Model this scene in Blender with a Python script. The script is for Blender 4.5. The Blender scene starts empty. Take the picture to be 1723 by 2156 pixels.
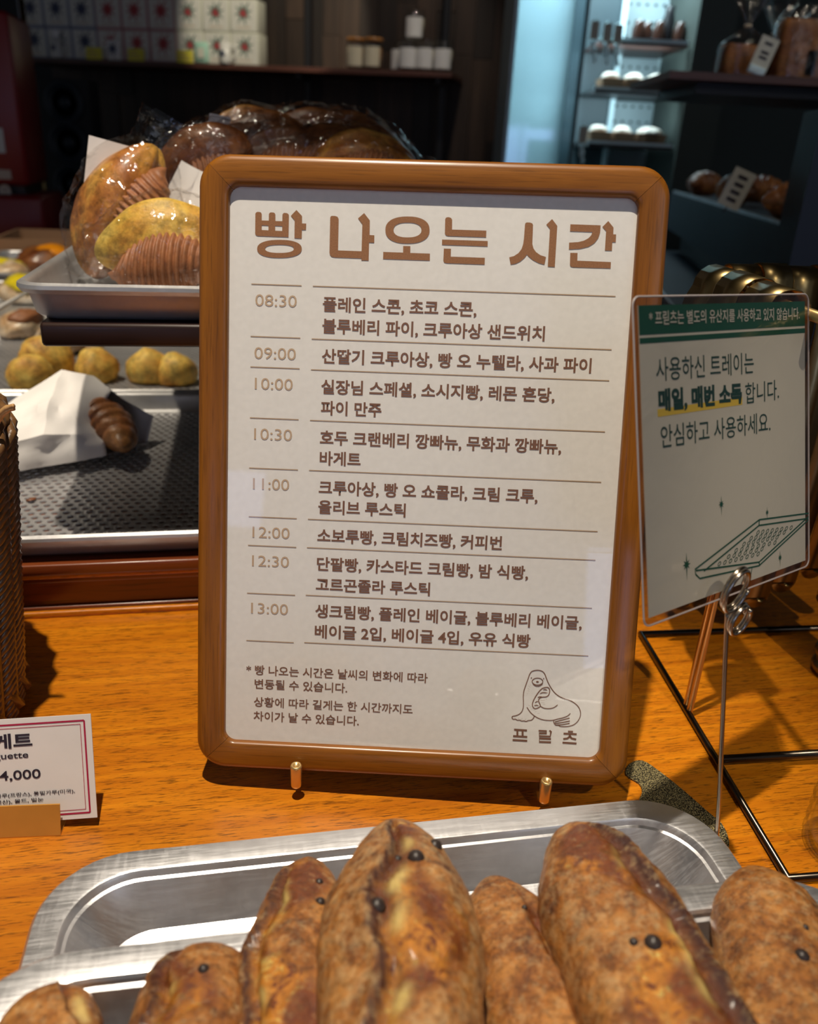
import bpy, bmesh, math, random
from mathutils import Vector, Matrix, noise
random.seed(7)
S = bpy.context.scene
COL = S.collection
# ------------------------------------------------------------------ camera
FPX, CX, CY, H = 1720.0, 861.5, 1078.0, 0.338
_dn = Vector((-206, 3872, FPX)).normalized(); _up = -_dn
_fw = (Vector((0, 0, 1)) - Vector((0, 0, 1)).dot(_up) * _up).normalized(); _rt = _fw.cross(_up)
R3 = Matrix((_rt, _fw, _up))
CAMP = Vector((0, 0, H))
cam = bpy.data.objects.new('camera', bpy.data.cameras.new('camera')); COL.objects.link(cam)
cm = (R3 @ Matrix(((1, 0, 0), (0, -1, 0), (0, 0, -1)))).to_4x4(); cm.translation = CAMP
cam.matrix_world = cm
cam.data.sensor_fit = 'HORIZONTAL'; cam.data.lens = 6.86; cam.data.sensor_width = 6.86 * 1723 / FPX
cam.data.clip_start = 0.01; cam.data.clip_end = 60
cam.data.dof.use_dof = True; cam.data.dof.focus_distance = 0.455; cam.data.dof.aperture_fstop = 1.9
S.camera = cam
# ------------------------------------------------------------------ world, lights, exposure
wd = bpy.data.worlds.new('world'); S.world = wd; wd.use_nodes = True
bg = wd.node_tree.nodes['Background']; bg.inputs[0].default_value = (0.85, 0.9, 1.0, 1); bg.inputs[1].default_value = 0.10
S.view_settings.view_transform = 'Standard'; S.view_settings.look = 'None'
S.view_settings.gamma = 1.0; S.view_settings.exposure = 0.0; S.view_settings.use_curve_mapping = False


def lamp(kind, name, loc, target, energy, color, **kw):
    d = bpy.data.lights.new(name, kind); d.energy = energy; d.color = color
    for k, v in kw.items():
        setattr(d, k, v)
    o = bpy.data.objects.new(name, d); COL.objects.link(o); o.location = loc
    o.rotation_euler = (Vector(target) - Vector(loc)).to_track_quat('-Z', 'Y').to_euler()
    return o


WARM = (1.0, 0.87, 0.70)
lamp('SPOT', 'ceiling_spot_key', (-0.14, 0.22, 1.75), (-0.20, 0.40, 0.0), 128, WARM, spot_size=math.radians(35), spot_blend=0.55, shadow_soft_size=0.016)
lamp('SPOT', 'ceiling_spot_right', (0.62, -0.75, 1.55), (0.34, 0.38, 0.14), 42, WARM, spot_size=math.radians(17), spot_blend=0.6, shadow_soft_size=0.02)
lamp('SPOT', 'ceiling_spot_trays', (-0.95, 0.85, 1.85), (-0.75, 1.35, 0.0), 105, (1.0, 0.87, 0.68), spot_size=math.radians(56), spot_blend=0.6, shadow_soft_size=0.02)
lamp('SPOT', 'ceiling_spot_boxes', (-0.35, 2.4, 1.8), (-0.62, 3.7, 0.72), 85, (1.0, 0.90, 0.70), spot_size=math.radians(26), spot_blend=0.25, shadow_soft_size=0.02)
lamp('SPOT', 'ceiling_spot_jars', (0.1, 2.5, 1.9), (-0.12, 3.6, 0.6), 32, (1.0, 0.9, 0.75), spot_size=math.radians(30), spot_blend=0.6, shadow_soft_size=0.02)
lamp('SPOT', 'ceiling_spot_cakes', (0.9, 1.0, 1.7), (0.62, 1.62, 0.5), 14, WARM, spot_size=math.radians(50), spot_blend=0.6, shadow_soft_size=0.02)
lamp('AREA', 'shopfront_daylight', (1.9, -1.9, 1.7), (0.0, 1.0, 0.2), 5, (0.86, 0.90, 1.0), size=1.3, shape='RECTANGLE', size_y=1.1)

# ------------------------------------------------------------------ helpers
def ray(px, py):
    return R3 @ Vector((px - CX, py - CY, FPX))
def Pz(px, py, z):
    d = ray(px, py); return CAMP + d * ((z - H) / d.z)
def Py(px, py, y):
    d = ray(px, py); return CAMP + d * (y / d.y)
def Pp(px, py, p0, n):
    d = ray(px, py); return CAMP + d * ((p0 - CAMP).dot(n) / d.dot(n))

M = {}
def newmat(name):
    m = bpy.data.materials.new(name); m.use_nodes = True; nt = m.node_tree
    return m, nt, nt.nodes['Principled BSDF']
def N(nt, t, **kw):
    n = nt.nodes.new(t)
    for k, v in kw.items():
        if k.startswith('i_'):
            n.inputs[k[2:].replace('_', ' ')].default_value = v
        else:
            setattr(n, k, v)
    return n
def ramp(nt, src, stops):
    r = nt.nodes.new('ShaderNodeValToRGB'); e = r.color_ramp.elements
    while len(e) < len(stops): e.new(0.5)
    for i, (p, c) in enumerate(stops):
        e[i].position = p; e[i].color = (c[0], c[1], c[2], 1) if not isinstance(c, float) else (c, c, c, 1)
    nt.links.new(src, r.inputs[0]); return r
def noise_n(nt, scale, detail=4, rough=.55, vec=None, dist=0):
    n = nt.nodes.new('ShaderNodeTexNoise'); n.inputs['Scale'].default_value = scale
    n.inputs['Detail'].default_value = detail; n.inputs['Roughness'].default_value = rough; n.inputs['Distortion'].default_value = dist
    if vec is None:
        tc = nt.nodes.new('ShaderNodeTexCoord'); vec = tc.outputs['Object']
    nt.links.new(vec, n.inputs['Vector']); return n
def mapping(nt, scale, coord='Object', rot=(0, 0, 0)):
    tc = nt.nodes.new('ShaderNodeTexCoord'); mp = nt.nodes.new('ShaderNodeMapping')
    mp.inputs['Scale'].default_value = scale; mp.inputs['Rotation'].default_value = rot
    nt.links.new(tc.outputs[coord], mp.inputs['Vector']); return mp.outputs[0]
def mixc(nt, fac, a, b, mode='MIX'):
    m = nt.nodes.new('ShaderNodeMix'); m.data_type = 'RGBA'; m.blend_type = mode
    for s, v in ((0, fac), (6, a), (7, b)):
        if hasattr(v, 'is_output'): nt.links.new(v, m.inputs[s])
        elif s == 0: m.inputs[0].default_value = v
        else: m.inputs[s].default_value = (v[0], v[1], v[2], 1)
    return m.outputs[2]
def bump(nt, bs, src, strength, dist=0.001):
    b = nt.nodes.new('ShaderNodeBump'); b.inputs['Strength'].default_value = strength; b.inputs['Distance'].default_value = dist
    nt.links.new(src, b.inputs['Height']); nt.links.new(b.outputs[0], bs.inputs['Normal']); return b
def plain(name, col, rough=.6, metal=0.0, var=0.0, vscale=40, bmp=0.0, spec=None, coat=0):
    m, nt, bs = newmat(name)
    bs.inputs['Base Color'].default_value = (*col, 1); bs.inputs['Roughness'].default_value = rough; bs.inputs['Metallic'].default_value = metal
    if spec is not None: bs.inputs['Specular IOR Level'].default_value = spec
    if coat: bs.inputs['Coat Weight'].default_value = coat; bs.inputs['Coat Roughness'].default_value = .08
    n = noise_n(nt, vscale)
    if var:
        r = ramp(nt, n.outputs[0], [(.3, tuple(c * (1 - var) for c in col)), (.7, tuple(min(1, c * (1 + var)) for c in col))])
        nt.links.new(r.outputs[0], bs.inputs['Base Color'])
    if bmp: bump(nt, bs, n.outputs[0], bmp)
    M[name] = m; return m
def wood(name, dark, mid, light, rough=.35, sc=1.0, axis='X', coat=0.0, pore=.5, rand=0.0, fine=False):
    m, nt, bs = newmat(name)
    s = {'X': (1.6, 22, 22), 'Y': (22, 1.6, 22), 'Z': (22, 22, 1.6)}[axis]
    if fine: s = tuple(a * (2.2 if a < 5 else 3.2) for a in s)
    v = mapping(nt, tuple(a * sc for a in s)); n1 = noise_n(nt, 2.2, 5, .6, v, .6)
    s2 = {'X': (9, 260, 260), 'Y': (260, 9, 260), 'Z': (260, 260, 9)}[axis]
    if fine: s2 = (80, 950, 950)
    v2 = mapping(nt, tuple(a * sc for a in s2)); n2 = noise_n(nt, 1.6, 3, .6, v2)
    n3 = noise_n(nt, 3.0 * sc, 2)
    r1 = ramp(nt, n1.outputs[0], [(.28, dark), (.5, mid), (.74, light)])
    r2 = ramp(nt, n2.outputs[0], [(.36 if fine else .33, 1 - pore), (.47 if fine else .47, 1.0)])
    r3 = ramp(nt, n3.outputs[0], [(.3, .8), (.7, 1.1)])
    c = mixc(nt, 1.0, r1.outputs[0], r2.outputs[0], 'MULTIPLY'); c = mixc(nt, 1.0, c, r3.outputs[0], 'MULTIPLY')
    if rand:
        oi = nt.nodes.new('ShaderNodeObjectInfo'); r4 = ramp(nt, oi.outputs['Random'], [(0, 1 - rand), (1, 1.0 + rand)])
        c = mixc(nt, 1.0, c, r4.outputs[0], 'MULTIPLY')
    nt.links.new(c, bs.inputs['Base Color']); bs.inputs['Roughness'].default_value = rough
    bs.inputs['Coat Weight'].default_value = coat; bs.inputs['Coat Roughness'].default_value = .18
    bump(nt, bs, n2.outputs[0], .15, .0004)
    M[name] = m; return m
def alu(name, col=(.72, .73, .75), rough=.3, metal=1):
    m, nt, bs = newmat(name); bs.inputs['Metallic'].default_value = metal
    v = mapping(nt, (30, 500, 60), rot=(0, 0, .5)); n = noise_n(nt, 1.5, 4, .7, v); v2 = mapping(nt, (400, 40, 60), rot=(0, 0, .2)); n2 = noise_n(nt, 1.2, 4, .7, v2)
    n3 = noise_n(nt, 14, 5, .65)
    r = ramp(nt, n.outputs[0], [(.40, rough + .05), (.62, rough + .15)]); r2 = ramp(nt, n2.outputs[0], [(.45, .0), (.68, .05)])
    a = nt.nodes.new('ShaderNodeMath'); a.operation = 'ADD'; nt.links.new(r.outputs[0], a.inputs[0]); nt.links.new(r2.outputs[0], a.inputs[1])
    nt.links.new(a.outputs[0], bs.inputs['Roughness'])
    rc = ramp(nt, n3.outputs[0], [(.3, tuple(c * .72 for c in col)), (.62, col)]); nt.links.new(rc.outputs[0], bs.inputs['Base Color'])
    bump(nt, bs, n.outputs[0], .12, .0005)
    M[name] = m; return m
def film(name, tint=(1, 1, 1), refl=.06, rough=.06, bscale=60, bstr=.0, ior=1.5):
    m = bpy.data.materials.new(name); m.use_nodes = True; nt = m.node_tree; nt.nodes.clear()
    out = nt.nodes.new('ShaderNodeOutputMaterial'); tr = nt.nodes.new('ShaderNodeBsdfTransparent'); tr.inputs[0].default_value = (*tint, 1)
    gl = nt.nodes.new('ShaderNodeBsdfGlossy'); gl.inputs['Roughness'].default_value = rough
    fr = nt.nodes.new('ShaderNodeLayerWeight'); fr.inputs[0].default_value = .5
    pw = nt.nodes.new('ShaderNodeMath'); pw.operation = 'POWER'; pw.inputs[1].default_value = 4.0; nt.links.new(fr.outputs['Facing'], pw.inputs[0])
    ad = nt.nodes.new('ShaderNodeMath'); ad.operation = 'MULTIPLY_ADD'; ad.use_clamp = True; ad.inputs[1].default_value = ior - 1.0; ad.inputs[2].default_value = refl; nt.links.new(pw.outputs[0], ad.inputs[0])
    mx = nt.nodes.new('ShaderNodeMixShader'); nt.links.new(ad.outputs[0], mx.inputs[0]); nt.links.new(tr.outputs[0], mx.inputs[1]); nt.links.new(gl.outputs[0], mx.inputs[2])
    if bstr:
        n = noise_n(nt, bscale, 3, .6, dist=1.0); b = nt.nodes.new('ShaderNodeBump'); b.inputs['Strength'].default_value = bstr; b.inputs['Distance'].default_value = .01
        nt.links.new(n.outputs[0], b.inputs['Height']); nt.links.new(b.outputs[0], gl.inputs['Normal']); nt.links.new(b.outputs[0], fr.inputs['Normal'])
    nt.links.new(mx.outputs[0], out.inputs[0]); M[name] = m; return m
def emis(name, col, st):
    m = bpy.data.materials.new(name); m.use_nodes = True; nt = m.node_tree; nt.nodes.clear()
    out = nt.nodes.new('ShaderNodeOutputMaterial'); e = nt.nodes.new('ShaderNodeEmission'); e.inputs[0].default_value = (*col, 1); e.inputs[1].default_value = st
    nt.links.new(e.outputs[0], out.inputs[0]); M[name] = m; return m

def tag(o, label=None, cat=None, group=None, kind=None):
    if label: o['label'] = label
    if cat: o['category'] = cat
    if group: o['group'] = group
    if kind: o['kind'] = kind
    return o
def mesh(name, verts, faces, mats, smooth=True, mi=None):
    me = bpy.data.meshes.new(name); me.from_pydata([tuple(v) for v in verts], [], faces)
    if not isinstance(mats, (list, tuple)): mats = [mats]
    for m in mats: me.materials.append(M[m] if isinstance(m, str) else m)
    if mi: me.polygons.foreach_set('material_index', mi)
    if smooth: me.polygons.foreach_set('use_smooth', [True] * len(me.polygons))
    me.update(); return me
def ob(name, me, parent=None, mat=None):
    o = bpy.data.objects.new(name, me); COL.objects.link(o)
    if mat is not None: o.matrix_world = mat
    if parent: o.parent = parent
    return o
def empty(name, loc=(0, 0, 0), rz=0, mat=None):
    o = bpy.data.objects.new(name, None); COL.objects.link(o); o.empty_display_size = .02
    if mat is not None: o.matrix_world = mat
    else: o.location = loc; o.rotation_euler = (0, 0, rz)
    return o
def dup(root, mat, parent=None):
    c = root.copy(); COL.objects.link(c)
    if parent: c.parent = parent
    if mat is not None: c.matrix_world = mat
    for ch in root.children:
        d = ch.copy(); COL.objects.link(d); d.parent = c
        for g in ch.children:
            e = g.copy(); COL.objects.link(e); e.parent = d
    return c
class MB:
    def __init__(s): s.v = []; s.f = []; s.mi = []; s.m = 0
    def add(s, vs, fs):
        k = len(s.v); s.v += [Vector(v) for v in vs]; s.f += [tuple(i + k for i in f) for f in fs]; s.mi += [s.m] * len(fs); return s
    def box(s, a, b, bev=0, mat=None):
        x0, y0, z0 = a; x1, y1, z1 = b
        if not bev:
            vs = [(x0, y0, z0), (x1, y0, z0), (x1, y1, z0), (x0, y1, z0), (x0, y0, z1), (x1, y0, z1), (x1, y1, z1), (x0, y1, z1)]
            fs = [(3, 2, 1, 0), (4, 5, 6, 7), (0, 1, 5, 4), (1, 2, 6, 5), (2, 3, 7, 6), (3, 0, 4, 7)]
        else:
            bm = bmesh.new(); bmesh.ops.create_cube(bm, size=1)
            for v in bm.verts: v.co = Vector(((x0 + x1) / 2 + v.co.x * (x1 - x0), (y0 + y1) / 2 + v.co.y * (y1 - y0), (z0 + z1) / 2 + v.co.z * (z1 - z0)))
            bmesh.ops.bevel(bm, geom=bm.edges[:], offset=bev, segments=2, profile=.5, affect='EDGES')
            bm.verts.index_update(); vs = [v.co.copy() for v in bm.verts]; fs = [[v.index for v in f.verts] for f in bm.faces]; bm.free()
        if mat is not None: vs = [mat @ Vector(v) for v in vs]
        return s.add(vs, fs)
    def tube(s, pts, r, n=8, cap=True, closed=False, sq=1.0):
        pts = [Vector(p) for p in pts]; rs = r if isinstance(r, (list, tuple)) else [r] * len(pts)
        L = len(pts); vs = []; up = None
        for i, p in enumerate(pts):
            if closed: t = (pts[(i + 1) % L] - pts[i - 1])
            else: t = pts[min(i + 1, L - 1)] - pts[max(i - 1, 0)]
            t.normalize()
            if up is None: up = Vector((0, 0, 1)) if abs(t.z) < .9 else Vector((1, 0, 0))
            a = (up - up.dot(t) * t).normalized(); up = a; b = t.cross(a)
            for k in range(n):
                q = 2 * math.pi * k / n; vs.append(p + (a * math.cos(q) * sq + b * math.sin(q)) * rs[i])
        fs = []
        for i in range(L if closed else L - 1):
            j = (i + 1) % L
            for k in range(n): fs.append((i * n + k, i * n + (k + 1) % n, j * n + (k + 1) % n, j * n + k))
        if cap and not closed: fs += [tuple(range(n - 1, -1, -1)), tuple((L - 1) * n + k for k in range(n))]
        return s.add(vs, fs)
    def rings(s, rs, cap0=True, cap1=True):
        n = len(rs[0]); vs = [p for r in rs for p in r]; fs = []
        for i in range(len(rs) - 1):
            for k in range(n): fs.append((i * n + k, i * n + (k + 1) % n, (i + 1) * n + (k + 1) % n, (i + 1) * n + k))
        if cap0: fs.append(tuple(range(n - 1, -1, -1)))
        if cap1: fs.append(tuple((len(rs) - 1) * n + k for k in range(n)))
        return s.add(vs, fs)
    def lathe(s, prof, n=20, c=(0, 0, 0)):
        return s.rings([[Vector((c[0] + r * math.cos(2 * math.pi * k / n), c[1] + r * math.sin(2 * math.pi * k / n), c[2] + z)) for k in range(n)] for r, z in prof])
    def ball(s, c, r, n=10, m=6, q=None):
        r = r if isinstance(r, (tuple, list)) else (r, r, r); rs = []
        for i in range(m + 1):
            th = -math.pi / 2 + math.pi * (i + .02) / (m + .04)
            rs.append([Vector((r[0] * math.cos(th) * math.cos(2 * math.pi * k / n), r[1] * math.cos(th) * math.sin(2 * math.pi * k / n), r[2] * math.sin(th))) for k in range(n)])
        if q: rs = [[q @ p for p in g] for g in rs]
        return s.rings([[p + Vector(c) for p in g] for g in rs])
    def me(s, name, mats, smooth=True): return mesh(name, s.v, s.f, mats, smooth, s.mi if any(s.mi) else None)
    def build(s, name, mats, parent=None, smooth=True, mat=None): return ob(name, s.me(name, mats, smooth), parent, mat)
def autosmooth(o, ang=35):
    me = o.data
    try: me.set_sharp_from_angle(angle=math.radians(ang))
    except Exception: pass
    return o
def rrect(w, h, r, n=6, cx=0, cy=0):
    r = max(r, .0002); out = []
    for (sx, sy, a0) in ((1, 1, 0), (-1, 1, 90), (-1, -1, 180), (1, -1, 270)):
        for i in range(n + 1):
            a = math.radians(a0 + 90 * i / n); out.append((cx + sx * (w / 2 - r) + r * math.cos(a), cy + sy * (h / 2 - r) + r * math.sin(a)))
    return out
def catmull(pts, k=6, closed=False):
    P = [Vector(p) for p in pts]; n = len(P); out = []
    for i in range(n if closed else n - 1):
        a = P[i - 1] if (i > 0 or closed) else P[i]; b = P[i]; c = P[(i + 1) % n]; d = P[(i + 2) % n] if (closed or i + 2 < n) else P[(i + 1) % n]
        for j in range(k):
            t = j / k; out.append(.5 * ((2 * b) + (c - a) * t + (2 * a - 5 * b + 4 * c - d) * t * t + (3 * b - a - 3 * c + d) * t ** 3))
    if not closed: out.append(P[-1])
    return out
def fnoise(p, s, seed=0): return noise.noise(Vector(p) * s + Vector((seed * 7.3, seed * 3.1, -seed * 5.7)))

# text and flat print -------------------------------------------------
_tmp = []
def text_mesh(name, txt, mat, x0, x1, yc, hgt=None, bold=0.0, off=0.0003, lean=0.0):
    """print a line so that it spans x0..x1, centred on yc, hgt tall (None keeps proportion)"""
    cu = bpy.data.curves.new('t', 'FONT'); cu.body = txt; cu.size = 1; cu.offset = bold; cu.resolution_u = 3
    o = bpy.data.objects.new('t', cu); COL.objects.link(o); dg = bpy.context.evaluated_depsgraph_get(); dg.update()
    me = bpy.data.meshes.new_from_object(o.evaluated_get(dg)); bpy.data.objects.remove(o); bpy.data.curves.remove(cu)
    if len(me.vertices) == 0: return me
    xs = [v.co.x for v in me.vertices]; ys = [v.co.y for v in me.vertices]; a, b, c, d = min(xs), max(xs), min(ys), max(ys)
    sx = (x1 - x0) / (b - a); sy = sx if hgt is None else hgt / (d - c)
    for v in me.vertices:
        X = x0 + (v.co.x - a) * sx; v.co = Vector((X, yc + (v.co.y - (c + d) / 2) * sy + lean * (X - x0), off))
    me.materials.append(M[mat]); me.name = name; return me
def poly2d(name, loops, mat, off=0.0003):
    cu = bpy.data.curves.new('p', 'CURVE'); cu.dimensions = '2D'; cu.fill_mode = 'BOTH'
    for L in loops:
        sp = cu.splines.new('POLY'); sp.points.add(len(L) - 1); sp.use_cyclic_u = True
        for i, p in enumerate(L): sp.points[i].co = (p[0], p[1], 0, 1)
    o = bpy.data.objects.new('p', cu); COL.objects.link(o); dg = bpy.context.evaluated_depsgraph_get(); dg.update()
    me = bpy.data.meshes.new_from_object(o.evaluated_get(dg)); bpy.data.objects.remove(o); bpy.data.curves.remove(cu)
    for v in me.vertices: v.co.z = off
    me.materials.clear(); me.materials.append(M[mat]); me.name = name; return me
def ribbon(mb, pts, w, off=.0003, taper=False):
    P = [Vector((p[0], p[1], 0)) for p in pts]; vs = []
    for i, p in enumerate(P):
        t = (P[min(i + 1, len(P) - 1)] - P[max(i - 1, 0)]).normalized(); nn = Vector((-t.y, t.x, 0)); ww = w / 2
        if taper: ww *= max(.15, 1 - abs(2 * i / (len(P) - 1) - 1) ** 3)
        vs += [p + nn * ww + Vector((0, 0, off)), p - nn * ww + Vector((0, 0, off))]
    mb.add(vs, [(2 * i, 2 * i + 1, 2 * i + 3, 2 * i + 2) for i in range(len(P) - 1)])
def disc2(mb, c, rx, ry, off=.0003, n=14):
    mb.add([(c[0] + rx * math.cos(2 * math.pi * k / n), c[1] + ry * math.sin(2 * math.pi * k / n), off) for k in range(n)], [tuple(range(n))])

# ------------------------------------------------------------------ materials
wood('counter_wood', (.46, .125, .003), (.60, .187, .004), (.74, .258, .007), rough=.36, sc=.9, coat=.12, pore=.6, fine=True)
wood('riser_wood', (.10, .02, .006), (.19, .042, .010), (.30, .075, .018), rough=.3, coat=.4, pore=.5)
wood('dark_board', (.012, .005, .003), (.022, .008, .005), (.04, .014, .007), rough=.4, coat=.2)
wood('frame_wood_x', (.20, .066, .005), (.27, .092, .007), (.36, .13, .012), rough=.36, sc=2.2, axis='X', coat=.22, pore=.3)
wood('frame_wood_y', (.20, .066, .005), (.27, .092, .007), (.36, .13, .012), rough=.36, sc=2.2, axis='Y', coat=.22, pore=.3)
wood('plank_wood', (.020, .011, .007), (.036, .020, .012), (.062, .036, .022), rough=.55, sc=.5, axis='Z', pore=.3, rand=.6)
wood('shelf_wood', (.05, .018, .012), (.09, .033, .022), (.13, .05, .035), rough=.4, sc=.6, pore=.3)
alu('tray_alu', (.80, .81, .84), .26, .93); alu('pan_alu', (.60, .60, .61), .26, .62)
plain('paper', (.88, .87, .83), .75, var=.03, vscale=300, bmp=.05)
plain('title_ink', (.33, .150, .062), .6, var=.18, vscale=1500)
plain('text_ink', (.22, .105, .065), .6); plain('time_ink', (.58, .42, .28), .6); plain('rule_ink', (.48, .33, .20), .6)
plain('brass', (.70, .48, .20), .3, .75, var=.12); plain('brass_strap', (.34, .25, .11), .33, 1.0, var=.12, vscale=60)
plain('dark_metal', (.10, .085, .07), .25, 1.0); plain('wire_metal', (.45, .38, .30), .2, 1.0)
plain('black', (.008, .008, .010), .45); plain('black_soft', (.012, .014, .018), .7, bmp=.1)
plain('navy_cabinet', (.012, .022, .035), .5, var=.2, vscale=4)
plain('white_paper', (.80, .78, .76), .7, var=.04, vscale=30); plain('magenta', (.42, .01, .06), .6)
plain('card_black', (.02, .015, .03), .6); plain('gold_card', (.62, .30, .05), .42, .35, var=.08)
plain('green_ink', (.004, .085, .05), .5); plain('green_text', (.008, .055, .045), .5); plain('highlight', (.75, .55, .07), .6)
plain('edge_plastic', (.42, .38, .37), .3); plain('card_white', (.62, .62, .52), .5)
plain('wicker', (.15, .075, .028), .32, var=.45, vscale=160, bmp=.5, coat=.35); plain('wicker_pale', (.52, .30, .12), .35, var=.2, vscale=90, coat=.4)
plain('red_plastic', (.16, .004, .008), .35); plain('pale_print', (.42, .42, .38), .6)
plain('box_blue', (.30, .32, .40), .6); plain('box_pink', (.52, .30, .30), .6); plain('box_cream', (.60, .60, .50), .6)
plain('box_face', (.62, .61, .55), .6, var=.03); plain('star_navy', (.05, .06, .11), .6); plain('star_red', (.36, .045, .05), .6); plain('star_green', (.06, .13, .10), .6)
plain('ceramic', (.62, .61, .58), .25); plain('yellow_tag', (.70, .62, .06), .6); plain('mint', (.36, .60, .48), .3); plain('jar_cream', (.74, .66, .48), .6)
plain('amber_wax', (.50, .22, .06), .3); plain('fridge_inner', (.42, .52, .54), .45, .2); plain('dark_glass', (.05, .02, .012), .2); plain('fridge_dark', (.035, .06, .07), .5)
plain('choco', (.32, .125, .048), .55, var=.25, vscale=200, bmp=.2); plain('wall_green', (.055, .07, .06), .7)
plain('kraft', (.30, .17, .09), .7); plain('iced', (.78, .70, .60), .3, var=.1); plain('custard', (.85, .68, .02), .3, var=.12, vscale=50, coat=.4)
plain('orange_glaze', (.85, .30, .01), .2, coat=.6); plain('peppercorn', (.035, .025, .022), .4, bmp=.3, vscale=300)
plain('pale_ice', (.7, .9, .95), .5); plain('floor_tile', (.03, .028, .026), .6, var=.2, vscale=3); plain('ceiling_paint', (.05, .05, .05), .8)  # first one: plain pale blue for fridge post, shelf edges, hooks and clips
emis('fridge_lamp', (.72, .93, 1.0), 5.0); plain('seal_crimp', (.30, .05, .10), .4)
film('acrylic', (1, 1, 1), .035, .015); film('cello', (.99, .99, .99), .05, .08, 60, .30, 1.45); film('laminate', (.80, .77, .76), .03, .1, 30, .15)
film('glass_blue', (.74, .83, .86), .08, .05); film('clear_glass', (.95, .96, .96), .06, .05)

def bake_mat(name, base, dark, light, dust=None, scale=60, rough=.5, coat=0.0, dustamt=.0, openc=None, burn=None, pale=None):
    m, nt, bs = newmat(name)
    n1 = noise_n(nt, scale * .45, 6, .62, dist=.4); n2 = noise_n(nt, scale * 2.2, 6, .7)
    c = ramp(nt, n1.outputs[0], [(.33, dark), (.5, base), (.66, light)]).outputs[0]
    sp = ramp(nt, n2.outputs[0], [(.35, .62), (.55, 1.08)]).outputs[0]
    sp = ramp(nt, n2.outputs[0], [(.36, .42), (.52, 1.0), (.66, 1.28)]).outputs[0]; c = mixc(nt, .8, c, sp, 'MULTIPLY')
    if openc:
        at = N(nt, 'ShaderNodeAttribute', attribute_name='open'); at2 = N(nt, 'ShaderNodeAttribute', attribute_name='burn')
        n5 = noise_n(nt, scale * .9, 5, .65, dist=1.0)
        n6 = noise_n(nt, scale * .22, 3, .5); oc = ramp(nt, n5.outputs[0], [(.36, (.13, .022, .007)), (.46, openc), (.56, tuple(x * 1.2 for x in openc)), (.68, pale)]).outputs[0]
        oc = mixc(nt, ramp(nt, n6.outputs[0], [(.46, .0), (.54, .9)]).outputs[0], oc, (.16, .035, .010))
        oc = mixc(nt, .6, oc, sp, 'MULTIPLY')
        c = mixc(nt, at.outputs['Fac'], c, oc); at4 = N(nt, 'ShaderNodeAttribute', attribute_name='crumb'); c = mixc(nt, at4.outputs['Fac'], c, (.80, .60, .20)); c = mixc(nt, at2.outputs['Fac'], c, burn)
        rr = ramp(nt, at.outputs['Fac'], [(0.0, rough), (1.0, .26)]); nt.links.new(rr.outputs[0], bs.inputs['Roughness'])
    else: bs.inputs['Roughness'].default_value = rough
    if dust:
        n4 = noise_n(nt, scale * 1.4, 6, .75); at3 = N(nt, 'ShaderNodeAttribute', attribute_name='dust')
        a = nt.nodes.new('ShaderNodeMath'); a.operation = 'MULTIPLY_ADD'; nt.links.new(at3.outputs['Fac'], a.inputs[0]); a.inputs[1].default_value = .13; nt.links.new(n4.outputs[0], a.inputs[2])
        d = ramp(nt, a.outputs[0], [(.56, .0), (.78, dustamt)]); c = mixc(nt, d.outputs[0], c, dust)
    nt.links.new(c, bs.inputs['Base Color']); bs.inputs['Coat Weight'].default_value = coat; bs.inputs['Coat Roughness'].default_value = .2
    bump(nt, bs, n2.outputs[0], .7, .0014); M[name] = m
bake_mat('crust', (.36, .130, .022), (.10, .024, .005), (.52, .23, .055), dust=(.70, .50, .25), dustamt=.5, scale=170, rough=.48,
         openc=(.50, .185, .018), burn=(.045, .009, .005), pale=(.78, .56, .15), coat=.12)
bake_mat('bun_gold', (.46, .18, .035), (.26, .075, .014), (.66, .36, .07), scale=60, rough=.38, coat=.25)
bake_mat('bun_brown', (.22, .07, .018), (.11, .028, .008), (.36, .14, .036), scale=60, rough=.35, coat=.3)
bake_mat('bun_yellow', (.70, .43, .07), (.58, .24, .03), (.80, .58, .13), scale=45, rough=.45)
bake_mat('cookie', (.84, .55, .11), (.64, .26, .035), (.90, .72, .20), scale=40, rough=.6)
bake_mat('croissant', (.34, .13, .04), (.17, .05, .015), (.52, .25, .08), scale=50, rough=.4, coat=.2)
bake_mat('pastry_iced', (.74, .56, .36), (.55, .27, .09), (.88, .82, .72), scale=30, rough=.35, coat=.3)
bake_mat('cake', (.34, .13, .03), (.20, .06, .015), (.45, .2, .05), scale=40, rough=.6)

# ------------------------------------------------------------------ shop axes (the furniture is turned 12 degrees)
YAW = math.radians(12)
def shop(s, t, z=0): return Vector((s * math.cos(YAW) - t * math.sin(YAW), s * math.sin(YAW) + t * math.cos(YAW), z))
def toshop(p): return (p.x * math.cos(YAW) + p.y * math.sin(YAW), -p.x * math.sin(YAW) + p.y * math.cos(YAW))

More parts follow.
